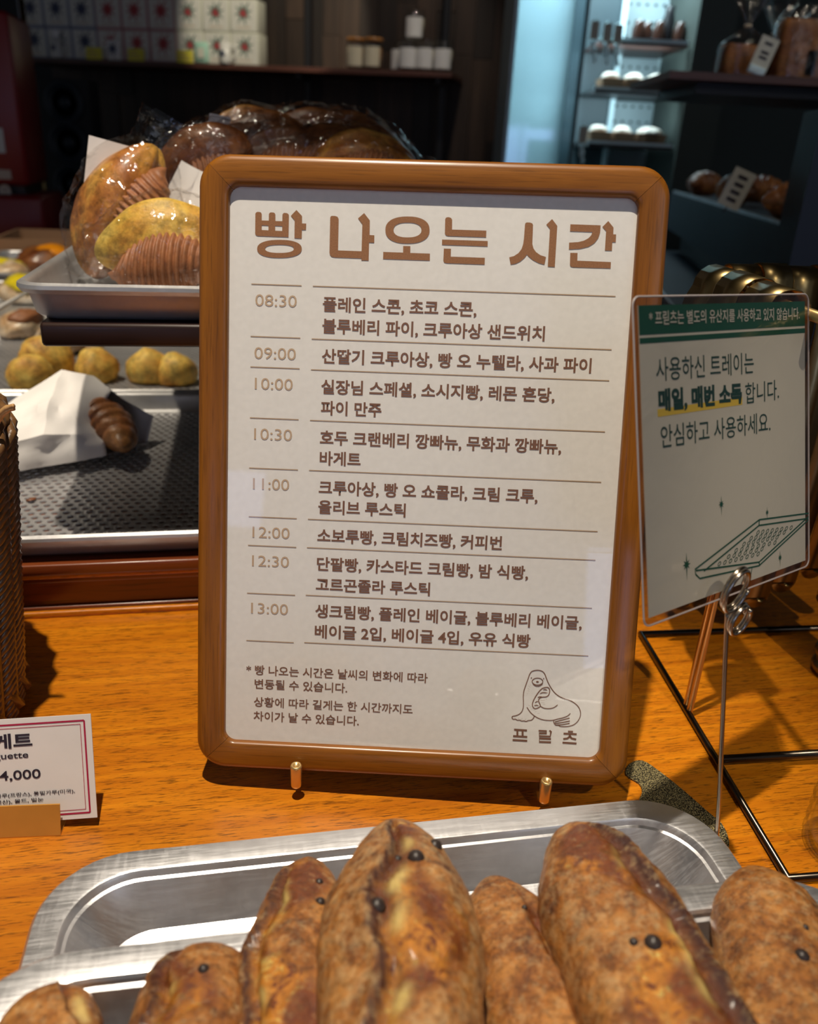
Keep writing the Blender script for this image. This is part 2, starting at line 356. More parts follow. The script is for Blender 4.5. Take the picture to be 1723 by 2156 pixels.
# ---- setting -------------------------------------------------------
FZ = -0.92
MB().box((-5, -4, FZ - .05), (5, 7, FZ)).build('floor', 'floor_tile', smooth=False)['kind'] = 'structure'
MB().box((-5, -1.0, 2.1), (5, 7, 2.15)).build('ceiling', 'ceiling_paint', smooth=False)['kind'] = 'structure'
WA = math.radians(-11); WO = Vector((-.5, 3.72, 0)); WX = Vector((math.cos(WA), math.sin(WA), 0)); WN = Vector((math.sin(WA), -math.cos(WA), 0))  # WN points to the viewer
WM = Matrix.Translation(WO) @ Matrix.Rotation(WA, 4, 'Z')      # local x along the wall, local -y toward the viewer
wall = MB().box((-3.0, .02, FZ), (.95, .10, 2.1)).build('wall_back', 'black_soft', smooth=False, mat=WM); wall['kind'] = 'structure'
_pk = {}
for i in range(27):
    x0 = -1.16 + i * .076
    cut = random.uniform(.15, .95)
    for (z0, z1) in ((FZ + .05, cut), (cut + .002, 2.09)):
        me = MB().box((x0 + .001, .004 + random.uniform(0, .006), z0), (x0 + .075, .02, z1)).me('plank', 'plank_wood', False)
        p = ob('plank', me); p.parent = wall
wr = MB().box((.89, -.02, FZ), (.97, .1, 2.1)).build('trim_1', 'dark_board', smooth=False, mat=WM); wr['kind'] = 'structure'
wg = MB().box((.2, 4.2, FZ), (4.5, 4.3, 2.1)).build('wall_right', 'wall_green', smooth=False); wg['kind'] = 'structure'

# shop windows behind the photographer, seen only as pale reflections in the acrylic
emis('daylight_pane', (.42, .55, 1.0), 3.2)
for wi, (x0, x1, z0, z1) in enumerate(((.57, 1.15, -.13, .58), (-1.30, -.78, .50, .74))):
    wf = MB(); t_ = .02
    for a, b in (((x0 - t_, z0 - t_), (x1 + t_, z0)), ((x0 - t_, z1), (x1 + t_, z1 + t_)), ((x0 - t_, z0), (x0, z1)), ((x1, z0), (x1 + t_, z1)), (((x0 + x1) / 2 - .01, z0), ((x0 + x1) / 2 + .01, z1))): wf.box((a[0], -2.54, a[1]), (b[0], -2.50, b[1]))
    w_ = wf.build('window_%d' % (wi + 1), 'dark_board', smooth=False); w_['kind'] = 'structure'
    for (a, b) in ((x0, (x0 + x1) / 2 - .01), ((x0 + x1) / 2 + .01, x1)):
        p_ = MB().box((a, -2.53, z0), (b, -2.52, z1)).build('window_pane', 'daylight_pane', smooth=False); p_.parent = w_
# ---- counter -------------------------------------------------------
SM = Matrix.Rotation(YAW, 4, 'Z')
outl = [(-1.3, -.25), (1.3, -.25), (1.3, .74), (.30, .74), (.30, 3.0), (-1.3, 3.0)]
ct = empty('service_counter', mat=SM @ Matrix.Translation((0, .5, FZ)))
tag(ct, 'orange-brown polished wooden counter that carries the trays, signs and baskets', 'counter')
def prism(outl, z0, z1, o=(0, 0)):
    n = len(outl); vs = [(x - o[0], y - o[1], z0) for x, y in outl] + [(x - o[0], y - o[1], z1) for x, y in outl]
    return vs, [tuple(range(n - 1, -1, -1)), tuple(range(n, 2 * n))] + [(k, (k + 1) % n, n + (k + 1) % n, n + k) for k in range(n)]
m = MB(); m.add(*prism(outl, -FZ - .035, -FZ, (0, .5))); m.build('worktop', 'counter_wood', ct, smooth=False)
inn = [(-1.25, -.2), (1.25, -.2), (1.25, .69), (.26, .69), (.26, 2.95), (-1.25, 2.95)]
m = MB(); m.add(*prism(inn, 0, -FZ - .035, (0, .5))); m.build('cabinet_body', 'riser_wood', ct, smooth=False)

# ---- riser that carries the bread trays ------------------------------
RT = .578; s0r, s1r = -.62, .17
rs = empty('bread_riser', mat=SM @ Matrix.Translation((-.2, RT, 0)))
tag(rs, 'reddish wooden riser with moulded front edge standing on the counter behind the sign', 'riser')
def rb(mb, x0, x1, y0, y1, z0, z1, bev=0): mb.box((x0 + .2, y0 - RT, z0), (x1 + .2, y1 - RT, z1), bev)
m = MB(); rb(m, s0r, s1r, RT, 2.35, 0, .046); m.build('riser_box', 'riser_wood', rs, smooth=False)
for (dy, z0, z1, mt, nm) in ((.006, .0, .005, 'counter_wood', 'foot_moulding'), (.003, .005, .008, 'riser_wood', 'foot_moulding'), (.003, .028, .033, 'riser_wood', 'edge_moulding'), (.006, .033, .037, 'counter_wood', 'edge_moulding'), (.008, .037, .046, 'riser_wood', 'edge_moulding')):
    m = MB(); rb(m, s0r, s1r, RT - dy, RT, z0, z1, .0012); m.build(nm, mt, rs)
RZ = .046
# ---- trays ----------------------------------------------------------
def pan(name, label, s0, s1, t0, t1, z0, z1, mat='pan_alu', perf=False, r=.022, flange=0, parts=True, group=None, rise=0.0):
    w, h = s1 - s0, t1 - t0; base = SM @ Matrix.Translation(((s0 + s1) / 2, (t0 + t1) / 2, z0))
    hz = z1 - z0
    if flange:
        prof = [(.036, 0), (.030, .0005), (.022, .004), (flange + .002, hz - .004), (flange - .001, hz - .002), (.002, hz - .0022), (.0008, hz - .005), (0, hz - .005), (0, hz - .0012), (.0012, hz), (flange - .003, hz), (flange, hz - .0006), (flange + .0026, hz - .0035), (.0235, .0055), (.0275, .0025), (.033, .0015), (.037, .0014)]
    else:
        prof = [(.020, 0), (.013, .001), (.0095, .004), (.006, hz - .007), (.002, hz - .007), (0, hz - .004), (.0005, hz - .0015), (.003, hz), (.0055, hz - .0007), (.0072, hz - .003), (.0075, hz - .005), (.0115, .005), (.0145, .0025), (.020, .0015)]
    rings = []
    for d, z in prof:
        rings.append([Vector((x, y, z)) for x, y in rrect(w - 2 * d, h - 2 * d, r - d * .6, 8)])
    mb = MB(); mb.rings(rings, cap0=not perf, cap1=not perf)
    if not perf:
        o = mb.build(name, mat, None, mat=base); autosmooth(o, 40); tag(o, label, 'tray', group); return o
    root = empty(name, mat=base); tag(root, label, 'tray', group)
    o = mb.build('tray_rim', mat, root); autosmooth(o, 40)
    W, Hh = w - .0395, h - .0395; nx = int(W / .0092); ny = int(Hh / .0080); dx = W / nx; dy = Hh / ny; rr = .0029
    vs = []; fs = []
    for j in range(ny):
        off = (dx / 2 if j % 2 else 0)
        for i in range(nx - (1 if j % 2 else 0)):
            cx = -W / 2 + (i + .5) * dx + off; cy = -Hh / 2 + (j + .5) * dy; k = len(vs)
            for (a, b) in ((1, 0), (1, 1), (0, 1), (-1, 1), (-1, 0), (-1, -1), (0, -1), (1, -1)): vs.append((cx + a * dx / 2, cy + b * dy / 2, .0015))
            for q in range(8): vs.append((cx + rr * 1.08 * math.cos(q * math.pi / 4), cy + rr * 1.08 * math.sin(q * math.pi / 4), .0017))
            for q in range(8): vs.append((cx + rr * .92 * math.cos(q * math.pi / 4), cy + rr * .92 * math.sin(q * math.pi / 4), .0005))
            for q in range(8):
                q1 = (q + 1) % 8; fs += [(k + q, k + q1, k + 8 + q1, k + 8 + q), (k + 8 + q, k + 8 + q1, k + 16 + q1, k + 16 + q)]
        if j % 2:
            for sx in (-1, 1):
                x0, x1 = sorted((sx * W / 2, sx * (W / 2 - dx / 2))); y0 = -Hh / 2 + j * dy; k = len(vs)
                vs += [(x0, y0, .0015), (x1, y0, .0015), (x1, y0 + dy, .0015), (x0, y0 + dy, .0015)]; fs.append((k, k + 1, k + 2, k + 3))
    ob('perforated_base', mesh('perforated_base', vs, fs, mat, False), root)
    return root
TA = pan('sheet_tray', 'perforated aluminium tray on the riser holding the white paper bag', -.47, .15, .572, .955, RZ, .068, perf=True)
TBk = pan('sheet_tray', 'perforated aluminium tray with plain yellow scones, behind the paper bag tray', -.50, .15, .962, 1.345, RZ, .068, perf=True)
pan('sheet_tray', 'grey tray of yellow-topped glazed pastries at the left edge', -.52, .13, 1.352, 1.72, RZ, .072)
pan('sheet_tray', 'aluminium tray with the orange glazed pastry in front of the red machine', -.54, .11, 1.727, 2.08, RZ, .084)
bx = MB(); bx.box((-.32, -.12, 0), (.32, .12, .05)); b2 = MB(); 
tag(autosmooth(MB().rings([[Vector((x, y, z)) for x, y in rrect(.64 - 2 * d, .24 - 2 * d, .012)] for d, z in ((.006, 0), (0, .06), (.006, .06), (.012, .004))]).build('bread_box', 'kraft', None, mat=SM @ Matrix.Translation((-.24, 2.215, RZ)))), 'shallow brown box behind the aluminium trays at the far end', 'box')

# ---- upper shelf and tray --------------------------------------------
us = empty('riser_shelf', mat=SM @ Matrix.Translation((.05, .8, RZ)))
tag(us, 'dark wooden raised shelf board under the tray of bagged buns', 'shelf')
MB().box((-.185, -.215, .158), (.20, .20, .174), .0025).build('shelf_board', 'dark_board', us)
for sx, sy in ((.17, -.18), (.17, .17)):
    MB().box((sx - .012, sy - .012, .0), (sx + .012, sy + .012, .158)).build('post', 'dark_board', us, smooth=False)
UZ = RZ + .174
UT = pan('sheet_tray', 'bright aluminium tray holding the cellophane-bagged chocolate buns', -.150, .25, .583, .99, UZ, UZ + .026)

# ---- foreground baguette trays ---------------------------------------
def fg_tray(label, pc, yaw, w, h, z0, z1, r):
    # pc = back-left corner of the rim
    A = Matrix.Translation(pc) @ Matrix.Rotation(yaw, 4, 'Z') @ Matrix.Translation((w / 2, -h / 2, z0 - pc.z))
    hz = z1 - z0; fl = .013
    prof = [(.046, 0), (.036, .0006), (.028, .004), (fl + .003, hz - .004), (fl - .001, hz - .0022), (.0025, hz - .0026), (.001, hz - .006), (0, hz - .006), (0, hz - .0015), (.0014, hz), (fl - .0012, hz), (fl, hz - .0004), (fl + .0010, hz - .0016), (.021, .0060), (.0235, .0035), (.027, .0020), (.047, .0014)]
    mb = MB(); mb.rings([[Vector((x, y, z)) for x, y in rrect(w - 2 * d, h - 2 * d, max(.008, r - d * .55), 10)] for d, z in prof])
    o = mb.build('baguette_tray', 'tray_alu', None, mat=A); autosmooth(o, 21); tag(o, label, 'tray'); return o
RTY = math.radians(11.7)
fg_tray('empty deep aluminium tray lying behind the loaves, in front of the framed sign', Pz(100, 1806, .026), RTY, .330, .150, .0, .026, .038)
FTY = math.radians(10.6)
fg_tray('deep aluminium tray in the foreground piled with brown baguettes', Pz(-90, 2022, .0585), FTY, .362, .30, .0272, .0585, .043)

# ---- baguettes --------------------------------------------------------
def baguette(label, tip, end, r, roll=0.0, swirl=.5, ow=.9, seed=0, flat=.88, specks=(), ndust=.5, lip=1.0, group=None, blunt=.38, openamt=1.0, side=1):
    tip = Vector(tip); end = Vector(end); L = (end - tip).length; ax = (end - tip).normalized()
    up = (Vector((0, 0, 1)) - ax.z * ax).normalized(); sd = ax.cross(up)
    sd = -sd; Mx = Matrix((sd, -ax, up)).transposed().to_4x4(); Mx.translation = (tip + end) / 2
    NR, NS = 110, 96; rings = []; op = []; bu = []; du = []; cr = []
    def surf(t, a):
        e = min(t / blunt, 1.0); e2 = min((1 - t) / .2, 1.0)
        rad = r * (1 - (1 - e) ** 2.3) ** .62 * (1 - (1 - e2) ** 2.2) ** .5 * (1 + .05 * math.sin(t * 9 + seed))
        p = Vector((math.sin(a) * rad, (.5 - t) * L, math.cos(a) * rad * flat))
        # slash: edge angle runs slowly along the loaf
        edge = roll + swirl * (t - .35) * 2.2 + .10 * math.sin(t * 15 + seed) + .09 * fnoise((t * 11, seed, 0), 1) + .03 * fnoise((t * 40, seed, 0), 1)
        d = ((a - edge + math.pi) % (2 * math.pi) - math.pi) * side; env = max(0, min(1, (t - .03) / .05)) * max(0, min(1, (.95 - t) / .08))
        surf.d = d; w_o = ow * (.75 + .35 * math.sin(t * 11 + seed * 2)) * (min(1, t / .12) ** .5)
        k = rad / r
        lipv = math.exp(-(d / .10) ** 2) * lip * env
        inn = env * max(0, min(1, d / .10 if d > 0 else 0)) * max(0, min(1, (w_o - d) / .30))
        gro = math.exp(-((d - .16) / .13) ** 2) * env * lip
        dr = .0022 * lipv - .0030 * gro - .0008 * inn
        nn = fnoise(p, 45, seed) * .0016 + fnoise(p, 150, seed + 3) * .0007 + fnoise(p, 420, seed + 5) * .0003 + inn * fnoise(p, 120, seed + 9) * .0014
        dr = (dr + nn) * min(1, .3 + k)
        q = Vector((math.sin(a), 0, math.cos(a) * flat)); return p + q * dr, inn * openamt, min(1, 1.1 * math.exp(-((d - .03) / .045) ** 2) * env * lip + .35 * gro), max(0, 1 - inn * 1.5 - max(0, .0))
    for i in range(NR + 1):
        t = (i / NR); t = t * .985 + .0075; t = t ** 1.15; row = []
        for j in range(NS):
            a = 2 * math.pi * j / NS; p, o_, b_, d_ = surf(t, a); row.append(p); cr.append(max(0, min(.85, math.exp(-((surf.d - .32) / .10) ** 2) * max(0, min(1, (t - .14) / .08)) * (.25 + 1.5 * fnoise((t * 14, surf.d * 2, 0), 1, seed + 31)) * openamt))); op.append(o_); bu.append(b_); du.append(d_ * ndust + max(0, .35 - t) * .8)
        rings.append(row)
    # close tips
    rings[0] = [rings[0][0] * 0 + (sum(rings[0], Vector()) / NS) + (p - sum(rings[0], Vector()) / NS) * .4 for p in rings[0]]
    mb = MB(); mb.rings(rings); me = mb.me('baguette', 'crust')
    for nm, arr in (('open', op), ('burn', bu), ('dust', du), ('crumb', cr)):
        at = me.attributes.new(nm, 'FLOAT', 'POINT'); at.data.foreach_set('value', arr)
    root = ob('baguette', me, None, Mx); tag(root, label, 'bread', group)
    for (t, a, rr) in specks:
        p, _, _, _ = surf(t, a); pm = MB(); nrm = Vector((math.sin(a), 0, math.cos(a))); pm.ball(p - nrm * rr * .35, (rr, rr, rr), 10, 6); o = pm.build('peppercorn', 'peppercorn', root)
    return root
# z heights: loaves lie in the tray, the fat ones on top of the others
def loaf(tip_px, tz, low_px, lz, ext=1.7): 
    a = Pz(tip_px[0], tip_px[1], tz); b = Pz(low_px[0], low_px[1], lz); return a, a + (b - a) * ext
a, b = loaf((98, 2088), .053, (100, 2300), .053, 2.0)
baguette('short rounded loaf tip at the bottom left corner, alone beside the pile', a, b, .0190, roll=.6, seed=1, specks=(), ow=.7, lip=.7)
a, b = loaf((445, 2002), .055, (400, 2230), .055, 2.0)
baguette('loaf with one black peppercorn on its tip, left side of the pile', a, b, .0245, roll=-.75, swirl=.2, seed=2, specks=((.27, .10, .0022),), ow=1.1)
a, b = loaf((650, 1808), .060, (612, 2230), .062, 1.3)
baguette('long blistered golden loaf leaning on the left of the biggest loaf', a, b, .0212, roll=-.85, swirl=-.1, seed=3, blunt=.55, specks=((.21, .42, .0018), (.32, .40, .0022)), ow=1.5, lip=.9)
a, b = loaf((835, 1733), .080, (850, 2300), .078, 1.15)
baguette('biggest loaf in the centre, split by a long dark seam down its middle', a, b, .0288, roll=-.30, swirl=-.14, seed=4, blunt=.58, specks=((.31, .22, .0034), (.30, -.05, .0018), (.49, -.32, .0032), (.20, .75, .003)), ow=1.25, lip=1.1, ndust=1.0)
a, b = loaf((1032, 1850), .055, (1172, 2280), .055, 1.25)
baguette('reddish brown loaf tucked behind and right of the biggest loaf', a, b, .0225, roll=.2, swirl=.2, seed=5, blunt=.5, specks=((.30, .15, .0012),), ow=.5, lip=.5)
a, b = loaf((1200, 1740), .076, (1455, 2290), .074, 1.15)
baguette('large dark-ridged loaf with orange open crust, right of centre', a, b, .0285, roll=.55, swirl=.22, seed=6, blunt=.60, specks=((.60, -.05, .0034), (.585, -.28, .0018)), ow=1.35, lip=1.3, ndust=.8, side=-1)
a, b = loaf((1590, 1830), .060, (1700, 2290), .056, 1.25)
baguette('floury brown loaf at the right edge of the tray', a, b, .0255, roll=.95, swirl=.1, seed=7, blunt=.5, specks=((.50, .05, .0030), (.38, .25, .0014)), ow=.6, ndust=.5, lip=.8)

# ------------------------------------------------------------------ framed timetable
bu_ = Vector((.99948, -.02316, .02249)); bv_ = Vector((.01506, -.28163, -.95941)); bv_ = (bv_ - bv_.dot(bu_) * bu_).normalized(); bn_ = -(bu_.cross(bv_))
BO = Vector((-.10158, .44863, -.02106 + H))
BW = .21; BH = .2999
BM = Matrix((bu_, -bv_, bn_)).transposed().to_4x4(); BM.translation = BO + bu_ * BW / 2 + bv_ * (BH + .0155)
def BP(px, py, dep=-.0035):
    q = Pp(px, py, BO + bn_ * dep, bn_) - BM.translation; return Vector((q.dot(bu_), -q.dot(bv_)))
board = empty('timetable_frame', mat=BM); tag(board, 'brown wooden frame with the bread timetable printed on cream paper', 'framed sign')
OW, OH, fw_ = .2415, .3313, .0160
cyo = OH / 2 + .0000
prof = [(0.0016, -.0125), (0, -.010), (0, -.0045), (.0006, -.0022), (.0020, -.0006), (.0040, .0), (.0125, .0), (.0145, -.0004), (.0155, -.0012), (.0160, -.0022), (.0160, -.0065), (.0120, -.0125)]
NC = 10
def ringpts(d): return rrect(OW - 2 * d, OH - 2 * d, max(.0165 - d * .66, .004), NC, 0, cyo)
RR = [[Vector((x, y, z)) for x, y in ringpts(d)] for d, z in prof]
npt = len(RR[0]); half = NC // 2
for (c0, mt, nm) in ((0, 'frame_wood_x', 'frame_rail'), (1, 'frame_wood_y', 'frame_rail'), (2, 'frame_wood_x', 'frame_rail'), (3, 'frame_wood_y', 'frame_rail')):
    i0 = c0 * (NC + 1) + half; idx = [(i0 + k) % npt for k in range(NC + 2)]
    mb = MB(); n = len(prof); vs = []
    # a hairline at the mitres
    for q, ii in enumerate(idx):
        for r_ in range(n):
            p = RR[r_][ii].copy(); vs.append(p)
    fs = []
    for q in range(len(idx) - 1):
        for r_ in range(n):
            r1 = (r_ + 1) % n; fs.append((q * n + r_, q * n + r1, (q + 1) * n + r1, (q + 1) * n + r_))
    fs += [tuple(range(n)), tuple((len(idx) - 1) * n + r_ for r_ in range(n - 1, -1, -1))]
    mb.add(vs, fs)
    o = mb.build(nm, mt, board); o.data.flip_normals(); autosmooth(o, 50)
    sh = .00012; dv = ((0, 1), (-1, 0), (0, -1), (1, 0))[c0]; o.location = (dv[0] * sh, dv[1] * sh, 0)
py0, py1 = .0130, OH - .0130
PAPZ = -.0042
MB().add([(x, y, PAPZ) for x, y in rrect(.2145, .3045, .003, 4, 0, cyo)], [tuple(range(20))]).build('printed_sheet', 'paper', board, smooth=False)
MB().box((-.108, .0125, -.0112), (.108, OH - .0125, -.0075)).build('backing_board', 'dark_board', board, smooth=False)
def dark(x): return x
def bline(txt, mat, x0p, x1p, ypx, hgt, bold=.012, nm='printed_line'):
    p0 = BP(x0p, ypx); q = BP(x1p, ypx); y = p0.y
    x1 = None
    # right end on the same board line
    lo = ypx
    for _ in range(6):
        q = BP(x1p, lo); lo += (q.y - y) / .00029 * .9
    me = text_mesh(nm, txt, mat, p0.x, q.x, y, hgt, bold, PAPZ + .0002); ob(nm, me, board)
Z6 = lambda x, y: (480 + x * .49913, 580 + y * .49913)
Z7 = lambda x, y: (480 + x * .49913, 980 + y * .49913)
Z8 = lambda x, y: (400 + x * .54556, 1360 + y * .54556)
RH = .0076
for f_, rows in ((Z6, (('플레인 스콘, 초코 스콘,', 400, 1050, 119), ('블루베리 파이, 크루아상 샌드위치', 398, 1338, 211), ('산딸기 크루아상, 빵 오 누텔라, 사과 파이', 396, 1535, 338), ('실장님 스페셜, 소시지빵, 레몬 혼당,', 393, 1380, 467), ('파이 만주', 392, 648, 558), ('호두 크랜베리 깡빠뉴, 무화과 깡빠뉴,', 388, 1408, 682), ('바게트', 387, 560, 770))),
                 (Z7, (('크루아상, 빵 오 쇼콜라, 크림 크루,', 383, 1308, 91), ('올리브 루스틱', 381, 750, 175), ('소보루빵, 크림치즈빵, 커피번', 377, 1157, 294), ('단팥빵, 카스타드 크림빵, 밤 식빵,', 375, 1268, 414), ('고르곤졸라 루스틱', 371, 853, 502), ('생크림빵, 플레인 베이글, 블루베리 베이글,', 368, 1495, 613), ('베이글 2입, 베이글 4입, 우유 식빵', 366, 1277, 699)))):
    for (t, xa, xb, yc) in rows:
        a = f_(xa, yc); b = f_(xb, yc); bline(t, 'text_ink', a[0], b[0], a[1] + (1.5 if ',' in t else 0), RH * (1.08 if ',' in t else 1.0), .022)
for f_, rows in ((Z6, (('08:30', 115, 290, 103), ('09:00', 111, 286, 326), ('10:00', 113, 273, 455), ('10:30', 110, 270, 668), ('11:00', 105, 258, 878))), (Z7, (('12:00', 103, 260, 281), ('12:30', 101, 257, 402), ('13:00', 97, 253, 602)))):
    for (t, xa, xb, yc) in rows:
        a = f_(xa, yc); b = f_(xb, yc); bline(t, 'time_ink', a[0], b[0], a[1], .0061, .0)
for (t, xa, xb, yc) in (('* 빵 나오는 시간은 날씨의 변화에 따라', 217, 918, 92), ('변동될 수 있습니다.', 249, 607, 147), ('상황에 따라 길게는 한 시간까지도', 246, 860, 216), ('차이가 날 수 있습니다.', 245, 652, 271)):
    a = Z8(xa, yc); b = Z8(xb, yc); bline(t, 'text_ink', a[0], b[0], a[1], .0057, .012)
rm = MB()
for f_, rows in ((Z6, ((98, 35, 310), (95, 256, 305), (94, 385, 302), (92, 600, 298), (89, 812, 295), (358, 44, 1637), (353, 267, 1620), (350, 397, 1610), (346, 611, 1592), (342, 822, 1576))),
                 (Z7, ((87, 216, 290), (84, 337, 288), (80, 539, 283), (77, 739, 277), (337, 227, 1561), (333, 347, 1552), (328, 548, 1537), (322, 748, 1522)))):
    for (xa, ya, xb) in rows:
        a = f_(xa, ya); p = BP(*a); lo = a[1]; xe = f_(xb, 0)[0]
        for _ in range(6):
            q = BP(xe, lo); lo += (q.y - p.y) / .00029 * .9
        hw = .00023; rm.add([(p.x, p.y - hw, PAPZ + .0002), (q.x, p.y - hw, PAPZ + .0002), (q.x, p.y + hw, PAPZ + .0002), (p.x, p.y + hw, PAPZ + .0002)], [(0, 1, 2, 3)])
rm.build('ruled_lines', 'rule_ink', board, smooth=False)
# title, cut as flat shapes
ZA = lambda p: BP(520 + p[0] * .23215, 430 + p[1] * .23215)
ZB = lambda p: BP(900 + p[0] * .24376, 440 + p[1] * .24376)
def sup(c, rx, ry, e=2.35, n=40):
    out = []
    for k in range(n):
        a = 2 * math.pi * k / n; ca, sa = math.cos(a), math.sin(a); out.append((c[0] + rx * math.copysign(abs(ca) ** (2 / e), ca), c[1] + ry * math.copysign(abs(sa) ** (2 / e), sa)))
    return out
G = [(ZA, [(75, 84), (82, 72), (95, 67), (115, 68), (127, 74), (133, 86), (133, 145), (197, 147), (198, 88), (204, 77), (216, 71), (240, 73), (252, 80), (257, 92), (257, 150), (320, 152), (321, 92), (328, 80), (340, 76), (362, 79), (374, 86), (380, 98), (376, 297), (98, 287), (80, 280), (73, 264)], [(133, 190), (194, 192), (194, 235), (133, 232)], [(255, 194), (319, 197), (319, 241), (255, 238)]),
     (ZA, [(448, 50), (397, 103), (432, 145), (430, 307), (496, 310), (498, 231), (535, 231), (537, 173), (499, 172), (499, 105)]),
     (ZA, sup((294, 403), 203, 82), sup((294, 403), 130, 37)),
     (ZA, [(755, 120), (760, 108), (770, 103), (800, 104), (822, 112), (832, 132), (826, 417), (1040, 425), (1047, 180), (1008, 126), (1063, 78), (1115, 145), (1113, 277), (1156, 280), (1155, 348), (1108, 346), (1104, 510), (1038, 508), (1038, 490), (795, 481), (770, 476), (753, 460), (748, 435)]),
     (ZA, sup((1457, 232), 201, 123), sup((1457, 232), 127, 67)),
     (ZA, [(1418, 377), (1483, 378), (1482, 440), (1661, 446), (1660, 510), (1235, 495), (1237, 431), (1417, 437)]),
     (ZB, [(155, 88), (160, 75), (172, 69), (188, 69), (206, 76), (215, 92), (214, 176), (511, 185), (509, 243), (180, 232), (160, 226), (152, 208)]),
     (ZB, [(128, 262), (523, 275), (522, 322), (127, 308)]),
     (ZB, [(143, 340), (205, 342), (203, 410), (498, 420), (496, 479), (165, 467), (146, 461), (139, 445)]),
     (ZB, [(845, 135), (848, 122), (860, 114), (888, 115), (908, 122), (915, 137), (909, 300), (918, 338), (940, 370), (978, 397), (1027, 413), (1013, 480), (965, 467), (915, 441), (880, 413), (862, 393), (842, 420), (805, 452), (765, 472), (722, 479), (709, 416), (750, 405), (788, 380), (815, 345), (830, 300), (836, 255)]),
     (ZB, [(1080, 85), (1030, 133), (1061, 172), (1042, 497), (1103, 500), (1125, 145)]),
     (ZB, [(1238, 130), (1500, 139), (1495, 200), (1478, 252), (1445, 294), (1395, 325), (1320, 343), (1225, 348), (1227, 289), (1305, 284), (1355, 272), (1395, 250), (1418, 225), (1428, 198), (1235, 191)]),
     (ZB, [(1566, 102), (1515, 153), (1547, 190), (1536, 357), (1597, 359), (1601, 285), (1630, 286), (1634, 218), (1609, 217), (1611, 158)]),
     (ZB, [(1237, 377), (1300, 378), (1298, 445), (1589, 457), (1586, 512), (1262, 502), (1241, 497), (1234, 480)])]
for g in G:
    ob('title_letter', poly2d('title_letter', [[g[0](p) for p in L] for L in g[1:]], 'title_ink', PAPZ + .0002), board)
# shop emblem: seal holding a loaf, lettering below
ZS = lambda p: BP(1060 + p[0] * .11027, 1390 + p[1] * .11027)
em = MB()
def stroke(pts, w=.00046, smooth=True, taper=False, closed=False):
    P = [ZS(p) for p in pts]; P = [Vector((p.x, p.y, 0)) for p in P]
    if smooth: P = catmull(P, 5, closed)
    if closed: P.append(P[0])
    ribbon(em, P, w, PAPZ + .0002, taper)
stroke([(165, 1100), (185, 1075), (240, 1065), (310, 1035), (360, 980), (385, 900), (388, 800), (385, 700), (395, 600), (420, 520), (455, 420), (480, 350), (505, 280), (550, 220), (650, 196), (740, 213), (790, 260), (820, 330), (850, 410), (890, 490), (940, 570), (1000, 640), (1080, 700), (1170, 740), (1290, 780), (1390, 845), (1450, 915), (1480, 1005), (1468, 1095), (1420, 1180), (1340, 1243), (1230, 1272), (1100, 1270), (1060, 1250), (1005, 1245), (970, 1200), (965, 1160)])
stroke([(165, 1100), (190, 1130), (240, 1132), (270, 1152), (320, 1150), (350, 1167), (400, 1165), (440, 1175), (480, 1158), (540, 1150), (580, 1110), (600, 1065)])
stroke([(455, 905), (520, 1000), (600, 1070), (690, 1120), (800, 1150), (930, 1155), (1040, 1130), (1160, 1100), (1240, 1065), (1285, 1020)])
for q in ([(985, 1185), (1120, 1150), (1270, 1110)], [(985, 1215), (1130, 1195), (1275, 1165)], [(1010, 1245), (1140, 1235), (1270, 1210)]): stroke(q, .00052)
stroke([(820, 525), (870, 535), (890, 590), (870, 670), (820, 705), (740, 712), (690, 740), (680, 790), (710, 880), (640, 927), (590, 922), (560, 870), (570, 800), (620, 700), (690, 600), (750, 545)], .0005, closed=True)
stroke([(710, 880), (780, 920), (880, 930), (970, 910), (1040, 860)])
for q in ([(765, 575), (800, 565), (845, 580)], [(700, 645), (760, 625), (855, 632)], [(655, 720), (700, 705), (760, 710)], [(605, 820), (640, 798), (670, 797)], [(592, 875), (630, 866), (680, 875)], [(705, 775), (800, 768)], [(720, 815), (795, 822)], [(760, 850), (805, 852)], [(820, 750), (838, 758)],
          [(480, 865), (515, 875)], [(505, 905), (545, 900)], [(530, 940), (570, 935)], [(570, 965), (610, 960)], [(605, 995), (640, 985)], [(655, 1025), (700, 1025)], [(515, 475), (528, 488)], [(485, 495), (520, 525)], [(470, 540), (505, 570)], [(468, 585), (500, 600)], [(455, 640), (468, 648)], [(280, 1130), (300, 1105)], [(345, 1145), (370, 1115)], [(415, 1150), (440, 1120)]): stroke(q, .0005, smooth=len(q) > 2, taper=True)
mz = [(657 + 102 * math.cos(a * math.pi / 8), 412 + 66 * math.sin(a * math.pi / 8)) for a in range(16)]; stroke(mz, .0004, closed=True)
stroke([(570, 462), (620, 495), (665, 503), (710, 490), (755, 460)], .0004)
for c_, rx, ry in (((538, 343), .00030, .00036), ((775, 357), .00030, .00036), ((655, 418), .00075, .00045)): disc2(em, ZS(c_), rx, ry, PAPZ + .0002)
em.build('shop_emblem', 'text_ink', board, smooth=False)
em = MB()
TH = .0011
